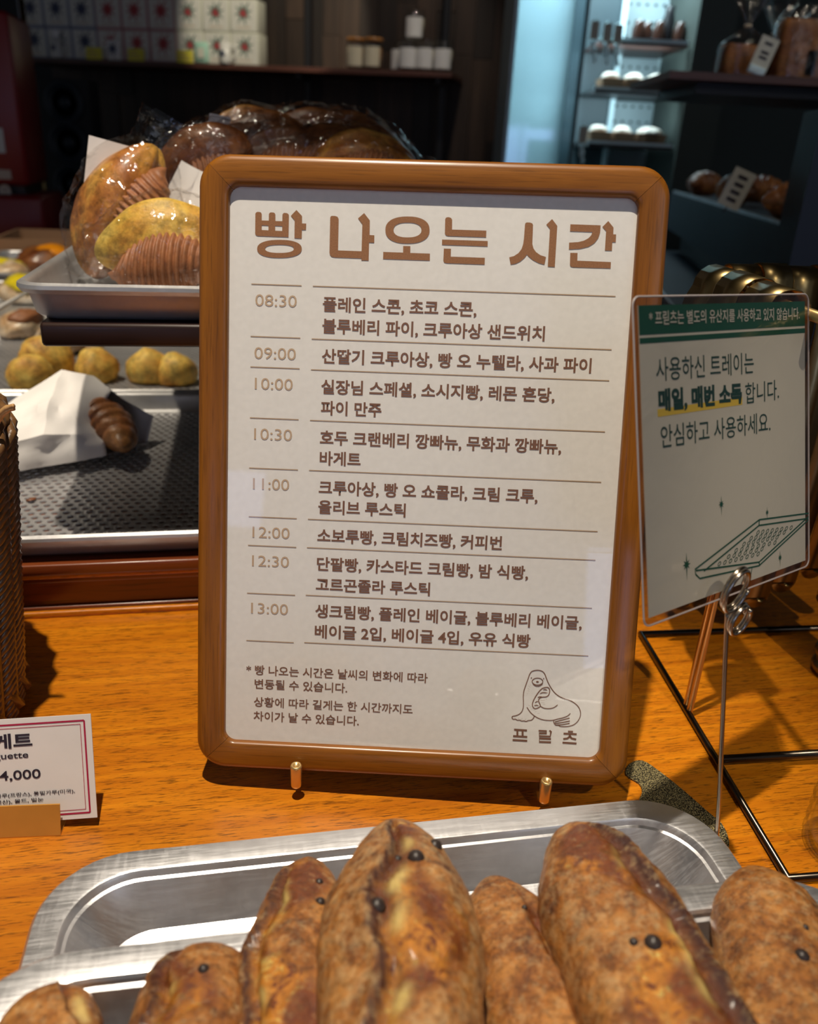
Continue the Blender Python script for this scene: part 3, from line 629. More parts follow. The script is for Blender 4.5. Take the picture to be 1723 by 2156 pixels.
for q in ([(210, 1332), (455, 1348)], [(272, 1352), (272, 1448)], [(372, 1358), (372, 1455)], [(190, 1455), (460, 1472)], [(180, 1530), (460, 1546)],
          [(678, 1353), (828, 1360), (828, 1404), (690, 1402), (690, 1455), (900, 1464), (915, 1370), (885, 1350)], [(915, 1512), (692, 1500), (692, 1566), (915, 1575)],
          [(1240, 1369), (1335, 1374)], [(1155, 1408), (1405, 1420)], [(1280, 1425), (1268, 1470), (1225, 1502), (1150, 1512)], [(1275, 1455), (1310, 1500), (1395, 1520)], [(1135, 1580), (1403, 1598)]):
    stroke(q, TH if len(q) < 6 else TH * .92, smooth=False)
em.build('shop_lettering', 'text_ink', board, smooth=False)
MB().add([(x, y, -.0030) for x, y in rrect(.2125, .3025, .006, 6, 0, cyo)], [tuple(range(28))]).build('acrylic_pane', 'acrylic', board, smooth=False)

# ---- easel holding the frame --------------------------------------------
pegL = Pz(624, 1648, .0105); pegR = Pz(1146, 1680, .0105)
eas = empty('table_easel', mat=Matrix.Translation(((pegL + pegR) / 2).xy.to_3d())); tag(eas, 'brass table easel whose two pegs hold the framed timetable', 'easel')
eo = eas.matrix_world.translation
for p in (pegL, pegR):
    q = p - eo; m = MB()
    m.tube([q + Vector((0, .060, -.0020)), q + Vector((0, .004, -.0020)), q + Vector((0, 0, -.0014))], .0016, 10); m.build('arm', 'brass', eas)
    m = MB(); m.lathe([(.0018, -.0030), (.0029, -.0018), (.0031, 0), (.0033, .0115), (.0029, .0127), (.0018, .0127), (.0014, .0120)], 18, q); m.build('peg', 'brass', eas)
for sx in (-.06, .06):
    m = MB(); m.tube([Vector((sx, .064, .0028)), Vector((sx * .3, .150, .20))], .0022, 8); m.build('upright', 'brass', eas)
m = MB(); m.tube([Vector((-.075, .058, .0035)), Vector((.09, .058, .0035))], .0024, 8); m.build('cross_bar', 'brass', eas)
m = MB(); m.tube([Vector((0, .150, .20)), Vector((0, .19, .003))], .0022, 8); m.build('back_leg', 'brass', eas)

# ------------------------------------------------------------------ price card
ru = Vector((.99, .115, .055)).normalized(); B0 = Pz(205, 1721, .006); d_ = ray(181, 1503)
best = None
for k in range(400):
    t = .0001 + k * .0000012 + .00012; T = CAMP + d_ * t
    e = abs((T - B0).length - .056) + .3 * abs((T - B0).dot(ru)) + (0 if T.y > B0.y else 1)
    if best is None or e < best[0]: best = (e, T)
rv = best[1] - B0; rv = (rv - rv.dot(ru) * ru).normalized(); rn = ru.cross(rv)
CW, CH = .090, .056
PM = Matrix((ru, rv, rn)).transposed().to_4x4(); PM.translation = B0 - ru * CW / 2
pc = empty('price_card', mat=PM); tag(pc, 'white baguette price card with a magenta double border', 'price card')
MB().box((-CW / 2, 0, -.0006), (CW / 2, CH, 0)).build('card_sheet', 'white_paper', pc, smooth=False)
m = MB()
for ins, w_ in ((.0035, .0009), (.0056, .0003)):
    x0, x1, y0, y1 = -CW / 2 + ins, CW / 2 - ins, ins * .9, CH - ins * .9
    for a, b in (((x0, y0), (x1, y0)), ((x1, y0), (x1, y1)), ((x1, y1), (x0, y1)), ((x0, y1), (x0, y0))): ribbon(m, [a, b], w_, .0002)
m.build('border', 'magenta', pc, smooth=False)
def CP(px, py):
    q = Pp(px, py, PM.translation, rn) - PM.translation; return Vector((q.dot(ru), q.dot(rv)))
def cline(txt, x1px, ypx, charw, hgt, bold=0, nchar=None):
    p = CP(x1px, ypx); w = charw * (nchar or len(txt)); ob('printed_line', text_mesh('printed_line', txt, 'card_black', p.x - w, p.x, p.y, hgt, bold, .0003), pc)
cline('바게트', 68, 1557, .0098, .0080, .03)
cline('Baguette', 60, 1590, .0029, .0044, .012)
cline('₩4,000', 86, 1629, .0050, .0062, .012)
cline('밀가루(미국), 호밀가루(프랑스), 통밀가루(미국),', 158, 1665, .00262, .0026, .01, 25)
cline('정제수, 천일염(국산), 몰트, 밀눈', 92, 1683, .00262, .0026, .01, 18)
# gold card clip (folded strip)
g0 = Pz(135, 1741, 0); ga = Vector((.992, .125, 0)).normalized(); gb = Vector((-.125, .992, 0))
gm = Matrix((ga, gb, Vector((0, 0, 1)))).transposed().to_4x4(); gm.translation = g0 - ga * .035
pr = [(-.0062, 0), (-.0062, .0005), (-.0010, .0165), (-.0003, .0165), (-.0052, .0008), (.014, .0008), (.014, 0)]
MB().rings([[Vector((x, y, z)) for y, z in pr] for x in (-.035, .035)]).build('card_clip', 'gold_card', None, smooth=False, mat=gm)
tag(bpy.data.objects['card_clip'], 'folded gold strip that holds the baguette price card upright', 'card holder')

# ------------------------------------------------------------------ wicker basket
WB = empty('wicker_basket', (-.328, .400, 0)); WB.scale = (1, 1, .93); tag(WB, 'tall dark wicker basket at the left edge beside the price card', 'basket')
NW, NRW = 30, 36
def wr_(z): return .084 + .019 * (z / .20)
m = MB(); st = MB()
for k in range(NW):
    a = 2 * math.pi * k / NW
    st.tube([Vector((wr_(z) * math.cos(a), wr_(z) * math.sin(a), z)) for z in (0.002, .05, .10, .15, .20)], .0016, 5)
for j in range(NRW):
    z = .006 + j * .0054; r_ = wr_(z)
    for k in range(NW):
        a0 = 2 * math.pi * (k + .0) / NW; pts = []
        for q in (-.12, .2, .5, .8, 1.12):
            a = a0 + q * 2 * math.pi / NW; bul = .0050 * math.sin(max(0, min(1, q)) * math.pi); pts.append(Vector(((r_ + bul) * math.cos(a), (r_ + bul) * math.sin(a), z + (q - .5) * .0150)))
        m.tube(pts, [.0014, .0027, .0031, .0027, .0014], 6)
m.build('weave', 'wicker', WB)['kind'] = 'stuff'
st.build('stakes', 'wicker', WB)['kind'] = 'stuff'
m = MB()
for q in range(2):
    m.tube([Vector(((.101 + .003 * math.cos(k * 1.1 + q * math.pi)) * math.cos(2 * math.pi * k / 90), (.101 + .003 * math.cos(k * 1.1 + q * math.pi)) * math.sin(2 * math.pi * k / 90), .204 + .0035 * math.sin(k * 1.1 + q * math.pi))) for k in range(90)], .0042, 7, closed=True)
m.build('rim', 'wicker', WB)
m = MB()
for k in range(30):
    a0 = 2 * math.pi * k / 30; R0 = .0835
    m.tube([Vector(((R0 + o_) * math.cos(a0 + q), (R0 + o_) * math.sin(a0 + q), z)) for q, z, o_ in ((0, .030, -.004), (.05, .026, .006), (.12, .012, .010), (.2, .004, .004))], .003, 6)
m.build('foot_braid', 'wicker', WB)
def wl(px, py, y): return Py(px, py, y) - Vector((-.326, .415, 0))
m = MB()
for q in range(4):
    m.tube(catmull([wl(-6 + q * 6, 1000, .43), wl(-4 + q * 6, 880, .43), wl(-5 + q * 6.5, 780, .43), wl(-9 + q * 6.5, 715, .43), wl(-25 + q * 5, 680, .43), wl(-60, 655 + q * 2, .43)], 6), .0019, 7)
m.build('handle', 'wicker', WB)
m = MB()
for q in (0, 1): m.tube(catmull([wl(-20 + q * 3, 905 + q * 5, .425), wl(2 + q * 3, 850 + q * 4, .425), wl(22 + q * 2, 806 + q * 5, .425), wl(40, 785 + q * 6, .425), wl(56, 779 + q * 6, .425)], 6), [.0012] * 6 + [.0017] * 14 + [.0013] * 5, 7)
m.build('loose_strand', 'wicker_pale', WB)

# ------------------------------------------------------------------ green notice in a wire clip
K = .9
def kk(v): return CAMP + (Vector(v) - CAMP) * K
import numpy as _np
def solve_pose(pts, w, h, p):
    P = _np.array(pts, float); C = _np.array([CX, CY])
    def res(p):
        O = p[:3]; r = p[3:6]; th = _np.linalg.norm(r) + 1e-12; Kx = _np.array([[0, -r[2], r[1]], [r[2], 0, -r[0]], [-r[1], r[0], 0]])
        Q = _np.eye(3) + _np.sin(th) / th * Kx + (1 - _np.cos(th)) / th ** 2 * Kx @ Kx; o = []
        for (a, b), q in zip([(0, 0), (w, 0), (w, h), (0, h)], P):
            X = O + a * Q[:, 0] + b * Q[:, 1]; o += list(X[:2] / X[2] * FPX + C - q)
        return _np.array(o), Q, O
    p = _np.array(p, float)
    for _ in range(200):
        r = res(p)[0]; J = _np.array([(res(p + 1e-6 * e)[0] - r) / 1e-6 for e in _np.eye(6)]).T
        p = p - _np.linalg.lstsq(J, r, rcond=1e-9)[0] * .5
    r, Q, O = res(p); return R3 @ Vector(O) + CAMP, R3 @ Vector(Q[:, 0]), R3 @ Vector(Q[:, 1])
GO, gu, gv = solve_pose([(1330, 624), (1704, 620), (1702, 1190), (1358, 1322)], .150, .154, [.11, -.11, .4, .1, -.5, 0])
GO = kk(GO); GW, GH = .150 * K, .154 * K; gn = -(gu.cross(gv))
GM = Matrix((gu, -gv, gn)).transposed().to_4x4(); GM.translation = GO + gu * GW / 2 + gv * GH
def GP(px, py):
    q = Pp(px, py, GM.translation, gn) - GM.translation; return Vector((q.dot(gu), -q.dot(gv)))
gc = empty('notice_card', mat=GM); tag(gc, 'laminated white notice with a green header, held in a wire clip', 'notice')
def slab(w, h, r, z0, z1, cy): 
    L = rrect(w, h, r, 4, 0, cy); n = len(L); return [(x, y, z0) for x, y in L] + [(x, y, z1) for x, y in L], [tuple(range(n - 1, -1, -1)), tuple(range(n, 2 * n))] + [(k, (k + 1) % n, n + (k + 1) % n, n + k) for k in range(n)]
MB().add(*slab(GW, GH, .004, -.0005, .0004, GH / 2)).build('laminate_pouch', 'laminate', gc, smooth=False)
mg = .0035
m = MB(); m.tube([Vector((x, y, 0)) for x, y in rrect(GW, GH, .004, 6, 0, GH / 2)], .00045, 6, closed=True); m.build('laminate_edge', 'edge_plastic', gc)
MB().box((-GW / 2 + mg, mg, -.0003), (GW / 2 - mg, GH - mg, .0001)).build('notice_sheet', 'card_white', gc, smooth=False)
yA = GP(1345, 710).y; 
hy0 = GP(1346, 706).y; hy1 = GP(1346, 712).y; hy2 = GP(1348, 724).y
MB().box((-GW / 2 + mg, hy0, .0001), (GW / 2 - mg, GH - mg, .00016)).box((-GW / 2 + mg, hy2, .0001), (GW / 2 - mg, hy1, .00016)).build('green_header', 'green_ink', gc, smooth=False)
def gline(txt, p0, p1, hgt, mat='green_text', bold=.0, nm='printed_line', z=.0002):
    a = GP(*p0); b = GP(*p1); ob(nm, text_mesh(nm, txt, mat, a.x, b.x, a.y, hgt, bold, z, lean=(b.y - a.y) / (b.x - a.x)), gc)
gline('* 프릳츠는 별도의 유산지를 사용하고 있지 않습니다.', (1366, 670), (1683, 660), .0058, 'card_white', .01, z=.0003)
gline('사용하신 트레이는', (1381, 778), (1587, 764), .0098, bold=.005)
gline('매일, 매번 소독', (1386, 845), (1562, 829), .0104, bold=.05)
gline('합니다.', (1569, 829), (1640, 820), .0098, bold=.005)
gline('안심하고 사용하세요.', (1391, 920), (1622, 888), .0098, bold=.005)
m = MB(); hl = [GP(1384, 862), GP(1563, 836), GP(1563, 852), GP(1385, 878)]; m.add([(p.x, p.y, .00015) for p in hl], [(3, 2, 1, 0)]); m.build('highlight_bar', 'highlight', gc, smooth=False)
em = MB(); ZG = lambda p: GP(1300 + p[0] * .34334, 600 + p[1] * .34323)
def gstroke(pts, w=.0008, closed=False):
    P = [ZG(p) for p in pts]; P = [Vector((p.x, p.y, 0)) for p in P]
    if closed: P.append(P[0])
    ribbon(em, P, w, .0002)
# the drawn perforated tray
gstroke([(870, 1440), (475, 1745), (480, 1775), (505, 1800), (868, 1722), (1172, 1440)]); gstroke([(480, 1752), (868, 1700), (1172, 1420)]); gstroke([(870, 1440), (1175, 1400)]); gstroke([(868, 1475), (1170, 1432)]); gstroke([(870, 1440), (868, 1475)]); gstroke([(868, 1475), (530, 1755)]); gstroke([(868, 1700), (872, 1724)]); gstroke([(826, 1732), (812, 1812)], .0005)
for r_, (x0, y0, n_) in enumerate(((862, 1518, 8), (820, 1553, 8), (776, 1589, 8), (728, 1628, 8), (682, 1666, 7), (625, 1710, 8))):
    for k in range(n_):
        cx, cy = x0 + k * (29 if r_ < 3 else 34), y0 - k * 4.2 - r_ * k * .9; c_ = ZG((cx, cy))
        P = [(c_.x + .00125 * math.cos(a * math.pi / 5), c_.y + .0008 * math.sin(a * math.pi / 5) + .0004 * math.cos(a * math.pi / 5)) for a in range(11)]; ribbon(em, P, .0004, .0002)
for (x, y, s_) in ((637, 1345, 1.0), (424, 1715, 1.35), (918, 1395, .7), (997, 1672, .85)):
    c_ = ZG((x, y)); st_ = []
    for k in range(16):
        a = math.pi * k / 8 + math.pi / 2; R_ = (.0022 if k % 2 == 0 else .0009) * s_
        if k == 8: R_ = .0055 * s_
        if k == 0: R_ = .0042 * s_
        st_.append((c_.x + R_ * math.cos(a), c_.y + R_ * math.sin(a), .0002))
    em.add([(c_.x, c_.y, .0002)] + st_, [(0, k + 1, (k + 1) % 16 + 1) for k in range(16)])
em.build('tray_drawing', 'green_ink', gc, smooth=False)

# ---- wire clip stand
cb = Pz(1510, 1826, .0012)
cs = empty('wire_clip_stand', cb.xy.to_3d()); tag(cs, 'speckled black metal foot with a thin wire stem and coiled clip', 'sign holder')
def cl(px, py, y): return Py(px, py, y) - cb.xy.to_3d()
base_px = [(1352, 1604), (1390, 1628), (1440, 1668), (1490, 1712), (1520, 1738), (1535, 1775), (1528, 1808), (1505, 1830), (1470, 1842), (1440, 1835), (1410, 1800), (1370, 1745), (1350, 1712), (1345, 1690), (1352, 1670), (1345, 1652), (1318, 1634), (1325, 1612)]
bl = [Pz(x, y, 0) - cb.xy.to_3d() for x, y in base_px]; bl = catmull(bl, 3, True)[::-1]; n = len(bl)
m = MB(); m.add([(p.x, p.y, 0.0002) for p in bl] + [(p.x, p.y, .0012) for p in bl], [tuple(range(n - 1, -1, -1)), tuple(range(n, 2 * n))] + [(k, (k + 1) % n, n + (k + 1) % n, n + k) for k in range(n)])
mm, nt, bs = newmat('speckle'); nn = noise_n(nt, 1500, 2, .5); rr_ = ramp(nt, nn.outputs[0], [(.46, (.03, .026, .015)), (.62, (.50, .42, .20))]); nt.links.new(rr_.outputs[0], bs.inputs['Base Color']); bs.inputs['Metallic'].default_value = .5; bs.inputs['Roughness'].default_value = .45; bump(nt, bs, nn.outputs[0], .8, .0008); M['speckle'] = mm
o = m.build('foot_plate', 'speckle', cs, smooth=False)
CYq = cb.y; stem_top = cl(1533, 1290, CYq)
m = MB(); m.tube(catmull([Vector((-.022, .018, .0032)), Vector((-.012, .010, .0028)), Vector((-.003, .001, .0026)), Vector((.0, .0, .004)), cl(1508, 1800, CYq), cl(1515, 1680, CYq), cl(1527, 1400, CYq + .004), cl(1532, 1290, CYq + .006)], 6), .0011, 8); m.build('stem', 'wire_metal', cs)
for q in (0.0, .008):
    m = MB(); m.box((-.018 + q, .010 - q * .5, .0012), (-.014 + q, .017 - q * .5, .0046), .0008); m.build('stem_clamp', 'wire_metal', cs)
cy_ = CYq + .006
def coil(px, py, rx, rz, turns, dy, r_=.0013, skew=.0):
    c = cl(px, py, cy_); return [c + Vector((rx * math.cos(2 * math.pi * k / 28) * .8 + skew * math.sin(2 * math.pi * k / 28), dy * k / 28 + rx * .5 * math.cos(2 * math.pi * k / 28), rz * math.sin(2 * math.pi * k / 28))) for k in range(int(28 * turns) + 1)]
m = MB(); m.tube(coil(1545, 1236, .0072, .0098, 2, -.0028, skew=.0015), .00115, 8); m.build('clip_coil', 'wire_metal', cs)
m = MB(); m.tube(coil(1552, 1298, .0056, .0068, 2.2, -.0025, skew=.001), .00115, 8); m.build('clip_coil', 'wire_metal', cs)

# ------------------------------------------------------------------ brass strap stand at the right
c1 = Pz(1350, 1335, .003); c2 = Pz(1640, 1818, .003); c3d = (Pz(1723, 1322, .003) - c1).normalized(); fd = (c2 - c1); fl_ = fd.length; fdn = fd.normalized()
bsn = empty('brass_strap_basket', c1.xy.to_3d()); tag(bsn, 'open wire stand hung with folded brass straps behind the green notice', 'basket')
o0 = c1.xy.to_3d(); Wd = .24
def bq(a, b, z): return Vector((0, 0, z)) + Vector((c3d.x, c3d.y, 0)) * a + Vector((fdn.x, fdn.y, 0)) * b
cross = (Pz(1530, 1608, .003) - c1).length; post = (Pz(1450, 1500, .003) - c1).length
m = MB(); m.tube([bq(0, 0, .003), bq(Wd, 0, .003), bq(Wd, fl_ + .01, .003), bq(0, fl_ + .01, .003)], .0027, 10, closed=True); m.build('base_frame', 'dark_metal', bsn)
m = MB(); m.tube([bq(0, cross, .0065), bq(Wd, cross, .0065)], .0026, 10); m.build('cross_rod', 'dark_metal', bsn)
zt = .272
for dq in (0, .006):
    m = MB(); m.tube([bq(.001, post - dq, .004), bq(.001, post - dq, zt)], .0021, 8); m.build('post', 'brass', bsn)
m = MB(); m.tube([bq(0, 0, zt), bq(Wd, 0, zt)], .003, 8); m.tube([bq(0, 0, zt), bq(0, .16, zt)], .003, 8); m.build('top_rail', 'brass', bsn)
def strap(a0, w, b, zbot, lay, along='x'):
    # folded strap hung over the rail: over the top, down both sides, round end
    prof = []
    R_ = .0125 + lay
    for k in range(9):
        a = math.pi * k / 8; prof.append((-R_ * math.cos(a) * 1.0, zt - .004 + R_ * math.sin(a)))
    front = [(R_ * 1.15 + .004 * math.sin(k * .5), zt - .004 - k * (zt - zbot) / 8) for k in range(1, 9)]
    back = [(-R_ * 1.15, zt - .004 - k * .02) for k in range(3, 0, -1)]
    P = back + prof + front
    vs = []; sg = 1
    for (y, z) in P:
        for x in (0, w):
            vs.append((x, y, z))
    n_ = len(P); fs = [(2 * i, 2 * i + 1, 2 * i + 3, 2 * i + 2) for i in range(n_ - 1)]
    # rounded end
    y, z = P[-1]; c0 = len(vs)
    for k in range(1, 8): vs.append((w / 2 - w / 2 * math.cos(math.pi * k / 8), y, z - w / 2 * math.sin(math.pi * k / 8)))
    fs.append(tuple([2 * n_ - 2] + list(range(c0, c0 + 7)) + [2 * n_ - 1]))
    out = []
    for x, y_, z_ in vs:
        out.append(bq(a0 + x, y_, z_) if along == 'x' else bq(-y_, a0 + x, z_))
    return out, fs
for k in range(8):
    vs, fs = strap(.012 + k * .0200, .0190, 0, .045 + .012 * (k % 3), (k % 2) * .0012)
    o = ob('strap', mesh('strap', vs, fs, 'brass_strap', True), bsn); md = o.modifiers.new('s', 'SOLIDIFY'); md.thickness = .0007
for k in range(3):
    vs, fs = strap(.006 + k * .034, .031, 0, .21, (k % 2) * .001, 'y')
    o = ob('strap', mesh('strap', vs, fs, 'brass_strap', True), bsn); md = o.modifiers.new('s', 'SOLIDIFY'); md.thickness = .0007
# coiled strap column beside it
cc = Pz(1760, 1420, 0); m = MB(); prof_ = []
for k in range(22):
    z = .001 + k * .0118
    for q in range(5): prof_.append((.0140 + .0045 * math.sin(math.pi * (q + .3) / 5.2), z + q * .00236))
m.lathe(prof_, 24); o = m.build('strap_coil_column', 'brass_strap', None, mat=Matrix.Translation(cc)); tag(o, 'dull brass column of stacked rounded coils at the right edge', 'column')
# ribbed clear jar at the right edge
jm = MB(); jm.lathe([(.020, 0), (.024, .002), (.0255, .006), (.0235, .010), (.0255, .014), (.0235, .018), (.0255, .022), (.0235, .026), (.0255, .030), (.024, .034), (.022, .036), (.021, .036), (.022, .033), (.0225, .008), (.019, .003)], 28)
o = jm.build('glass_jar', 'clear_glass', None, mat=Matrix.Translation(Pz(1790, 1790, 0))); tag(o, 'clear ribbed jar at the right edge beside the foreground tray', 'jar')

# ------------------------------------------------------------------ breads on the riser
def lump(rx, ry, rz, seed, amp=.12, n=26, m=14, sq=1.0):
    """rounded bun, flat underneath, base at z=0"""
    rs = []
    for i in range(m + 1):
        th = -math.pi / 2 + math.pi * (i + .05) / (m + .1); row = []
        for k in range(n):
            a = 2 * math.pi * k / n; p = Vector((math.cos(th) * math.cos(a), math.cos(th) * math.sin(a), math.sin(th)))
            q = 1 + amp * fnoise(p, 1.3, seed) + amp * .4 * fnoise(p, 4, seed)
            z = p.z * q; z = z if z > -.35 else -.35 - (z + .35) * -.12
            row.append(Vector((p.x * q * rx, p.y * q * ry, (z + .42) * rz / 1.42)))
        rs.append(row)
    return rs
def bun(name, label, cat, loc, rx, ry, rz, mat, seed, rz_rot=0, group=None, amp=.12, top=None):
    root = ob(name, MB().rings(lump(rx, ry, rz, seed, amp)).me(name, mat), None, Matrix.Translation(loc) @ Matrix.Rotation(rz_rot, 4, 'Z')); tag(root, label, cat, group)
    if top:
        m = MB(); rs = lump(rx * top[1], ry * top[1] * .9, rz * .6, seed + 5, .25); m.rings([[p + Vector((rx * top[2], ry * top[3] - ry * .12, rz * .52)) for p in r_] for r_ in rs]); m.build(top[4], top[0], root)
    return root
FZB = .0478
SC = (((82, 800), .037, 'biggest plain scone, left of centre on the second perforated tray'), ((52, 822), .028, 'split orange-topped scone at the front left of the second tray'), ((193, 808), .029, 'pale yellow domed scone in the light, second tray'),
      ((305, 812), .030, 'half shaded brown scone right of the pale yellow one'), ((365, 815), .027, 'dark shaded scone partly behind the frame edge'))
for i, ((x, y), r_, lab) in enumerate(SC):
    p = Pz(x, y, FZB); p += Vector((0, r_ * .75, 0)); bun('scone', lab, 'scone', p, r_, r_ * .9, r_ * 1.42, 'cookie', 10 + i, i, amp=.16)
IC = (((38, 640), .050, 'glazed pastry with lemon custard at the far left, behind the white stick'), ((112, 622), .046, 'glazed pastry with a yellow custard stripe beside the tray corner'), ((30, 712), .040, 'white glazed round pastry with a brown centre, left edge'),
      ((118, 742), .046, 'bright yellow custard pastry just below the shelf end'), ((172, 742), .026, 'small sugar-glazed pastry half hidden behind the yellow one'), ((20, 590), .050, 'glazed custard pastry nearest the back tray rim'))
for i, ((x, y), r_, lab) in enumerate(IC):
    p = Pz(x, y, FZB + .002) + Vector((0, r_ * .7, 0))
    if i == 5: p = Pz(18, 600, .052) + Vector((-.01, .02, 0))
    bun('glazed_pastry', lab, 'pastry', p, r_, r_ * .8, r_ * .85, 'pastry_iced', 30 + i, i * .7, amp=.2, top=('choco' if i == 2 else 'custard', .78, .1, -.1, 'topping') if i != 4 else None)
p = Py(98, 530, 1.86); p.z = .050
bun('orange_pastry', 'brown twisted pastry crowned with orange glaze on the far tray', 'pastry' , p, .070, .060, .052, 'bun_brown', 50, .3, amp=.3, top=('orange_glaze', .7, .15, .2, 'glazed_top'))
m = MB(); m.tube([Py(-5, 651, 1.05), Py(70, 608, 1.18)], [.004, .0015], 5); o = m.build('card_stick', 'white_paper'); tag(o, 'thin pale stick slanting over the glazed pastries', 'stick')

def croissant_me(L, r, curve, seed, segs=7, name='croissant'):
    rs = []; NRr = 56
    for i in range(NRr + 1):
        t = i / NRr; a = (t - .5) * curve; R_ = L / curve if curve else 1
        c = Vector((R_ * math.sin(a), R_ * (1 - math.cos(a)) * -1, 0)); tx = Vector((math.cos(a), -math.sin(a), 0)); ny = Vector((math.sin(a), math.cos(a), 0))
        e = max(.02, math.sin(math.pi * (.02 + .96 * t))) ** .75; ph = (t - .5) * segs; st = abs(ph - round(ph)); rad = r * e * (1 + .16 * (1 - (2 * st) ** 2))
        row = []
        for k in range(20):
            q = 2 * math.pi * k / 20; w = 1 + .06 * fnoise((t * 6, math.cos(q), math.sin(q)), 1.4, seed)
            row.append(c + ny * (math.cos(q) * rad * w) + Vector((0, 0, math.sin(q) * rad * .85 * w + r * .8)))
        rs.append(row)
    return MB().rings(rs).me(name, 'croissant')
# croissant half inside a white paper bag on the front tray
pcr = Py(232, 905, .765)
o = ob('croissant', croissant_me(.110, .021, 1.5, 3, 9), None, Matrix.Translation((pcr.x - .006, pcr.y - .01, .066)) @ Matrix.Rotation(.35, 4, 'Y') @ Matrix.Rotation(-.55, 4, 'Z'))
tag(o, 'dark brown croissant poking out of the white paper bag', 'bread')
R0 = [Py(-25, 1003, .655), Py(-25, 945, .66), Py(-20, 893, .685), Py(-5, 862, .735), Vector((-.40, .76, .07)), Vector((-.40, .75, .049))]
R1 = [Py(80, 984, .688), Py(90, 915, .685), Py(104, 843, .715), Py(130, 779, .765), Vector((-.335, .81, .09)), Vector((-.335, .81, .049))]
R2 = [Py(180, 968, .714), Py(170, 915, .712), Py(150, 866, .722), Py(195, 792, .785), Vector((-.295, .81, .085)), Vector((-.298, .80, .049))]
R3_ = [Py(226, 958, .724), Py(222, 930, .726), Py(192, 893, .732), Py(236, 822, .775), Vector((-.268, .80, .075)), Vector((-.272, .79, .049))]
def dense(ring, k=6):
    out = []
    for i in range(len(ring)):
        a, b = ring[i], ring[(i + 1) % len(ring)]
        for j in range(k): out.append(a.lerp(b, j / k))
    return out
RRg = [dense(r_) for r_ in (R0, R1, R2, R3_)]; rs = []
for i in range(3):
    for j in range(7):
        if i and j == 0: continue
        rs.append([a.lerp(b, j / 6) for a, b in zip(RRg[i], RRg[i + 1])])
for r_ in rs:
    for p in r_:
        q = fnoise(p, 26, 3); p += Vector((0, -1, .3)) * (.008 * (abs(q) * 2 - .4) + .002 * fnoise(p, 80, 2)); p.z = max(p.z, .0488)
o = MB().rings(rs, cap0=True, cap1=False).build('paper_bag', 'white_paper'); tag(o, 'crumpled white paper bag lying open on the front perforated tray', 'bag')
autosmooth(o, 25); md = o.modifiers.new('s', 'SOLIDIFY'); md.thickness = .0004
for i, (x, y, lab) in enumerate(((66, 1053, 'brown flake of crust near the basket on the perforated tray'), (192, 1075, 'tiny crumb beside the shadow edge on the perforated tray'), (384, 1083, 'tiny orange crumb close to the frame on the perforated tray'))):
    s_ = (.005, .0018, .0018)[i]; p = Pz(x, y, .0482); rs = lump(s_, s_ * .55, s_ * .4, 60 + i, .5, 12, 6)
    o = MB().rings(rs).build('crust_flake', 'bun_brown', None, mat=Matrix.Translation(p) @ Matrix.Rotation(.9, 4, 'Z')); tag(o, lab, 'crumb')

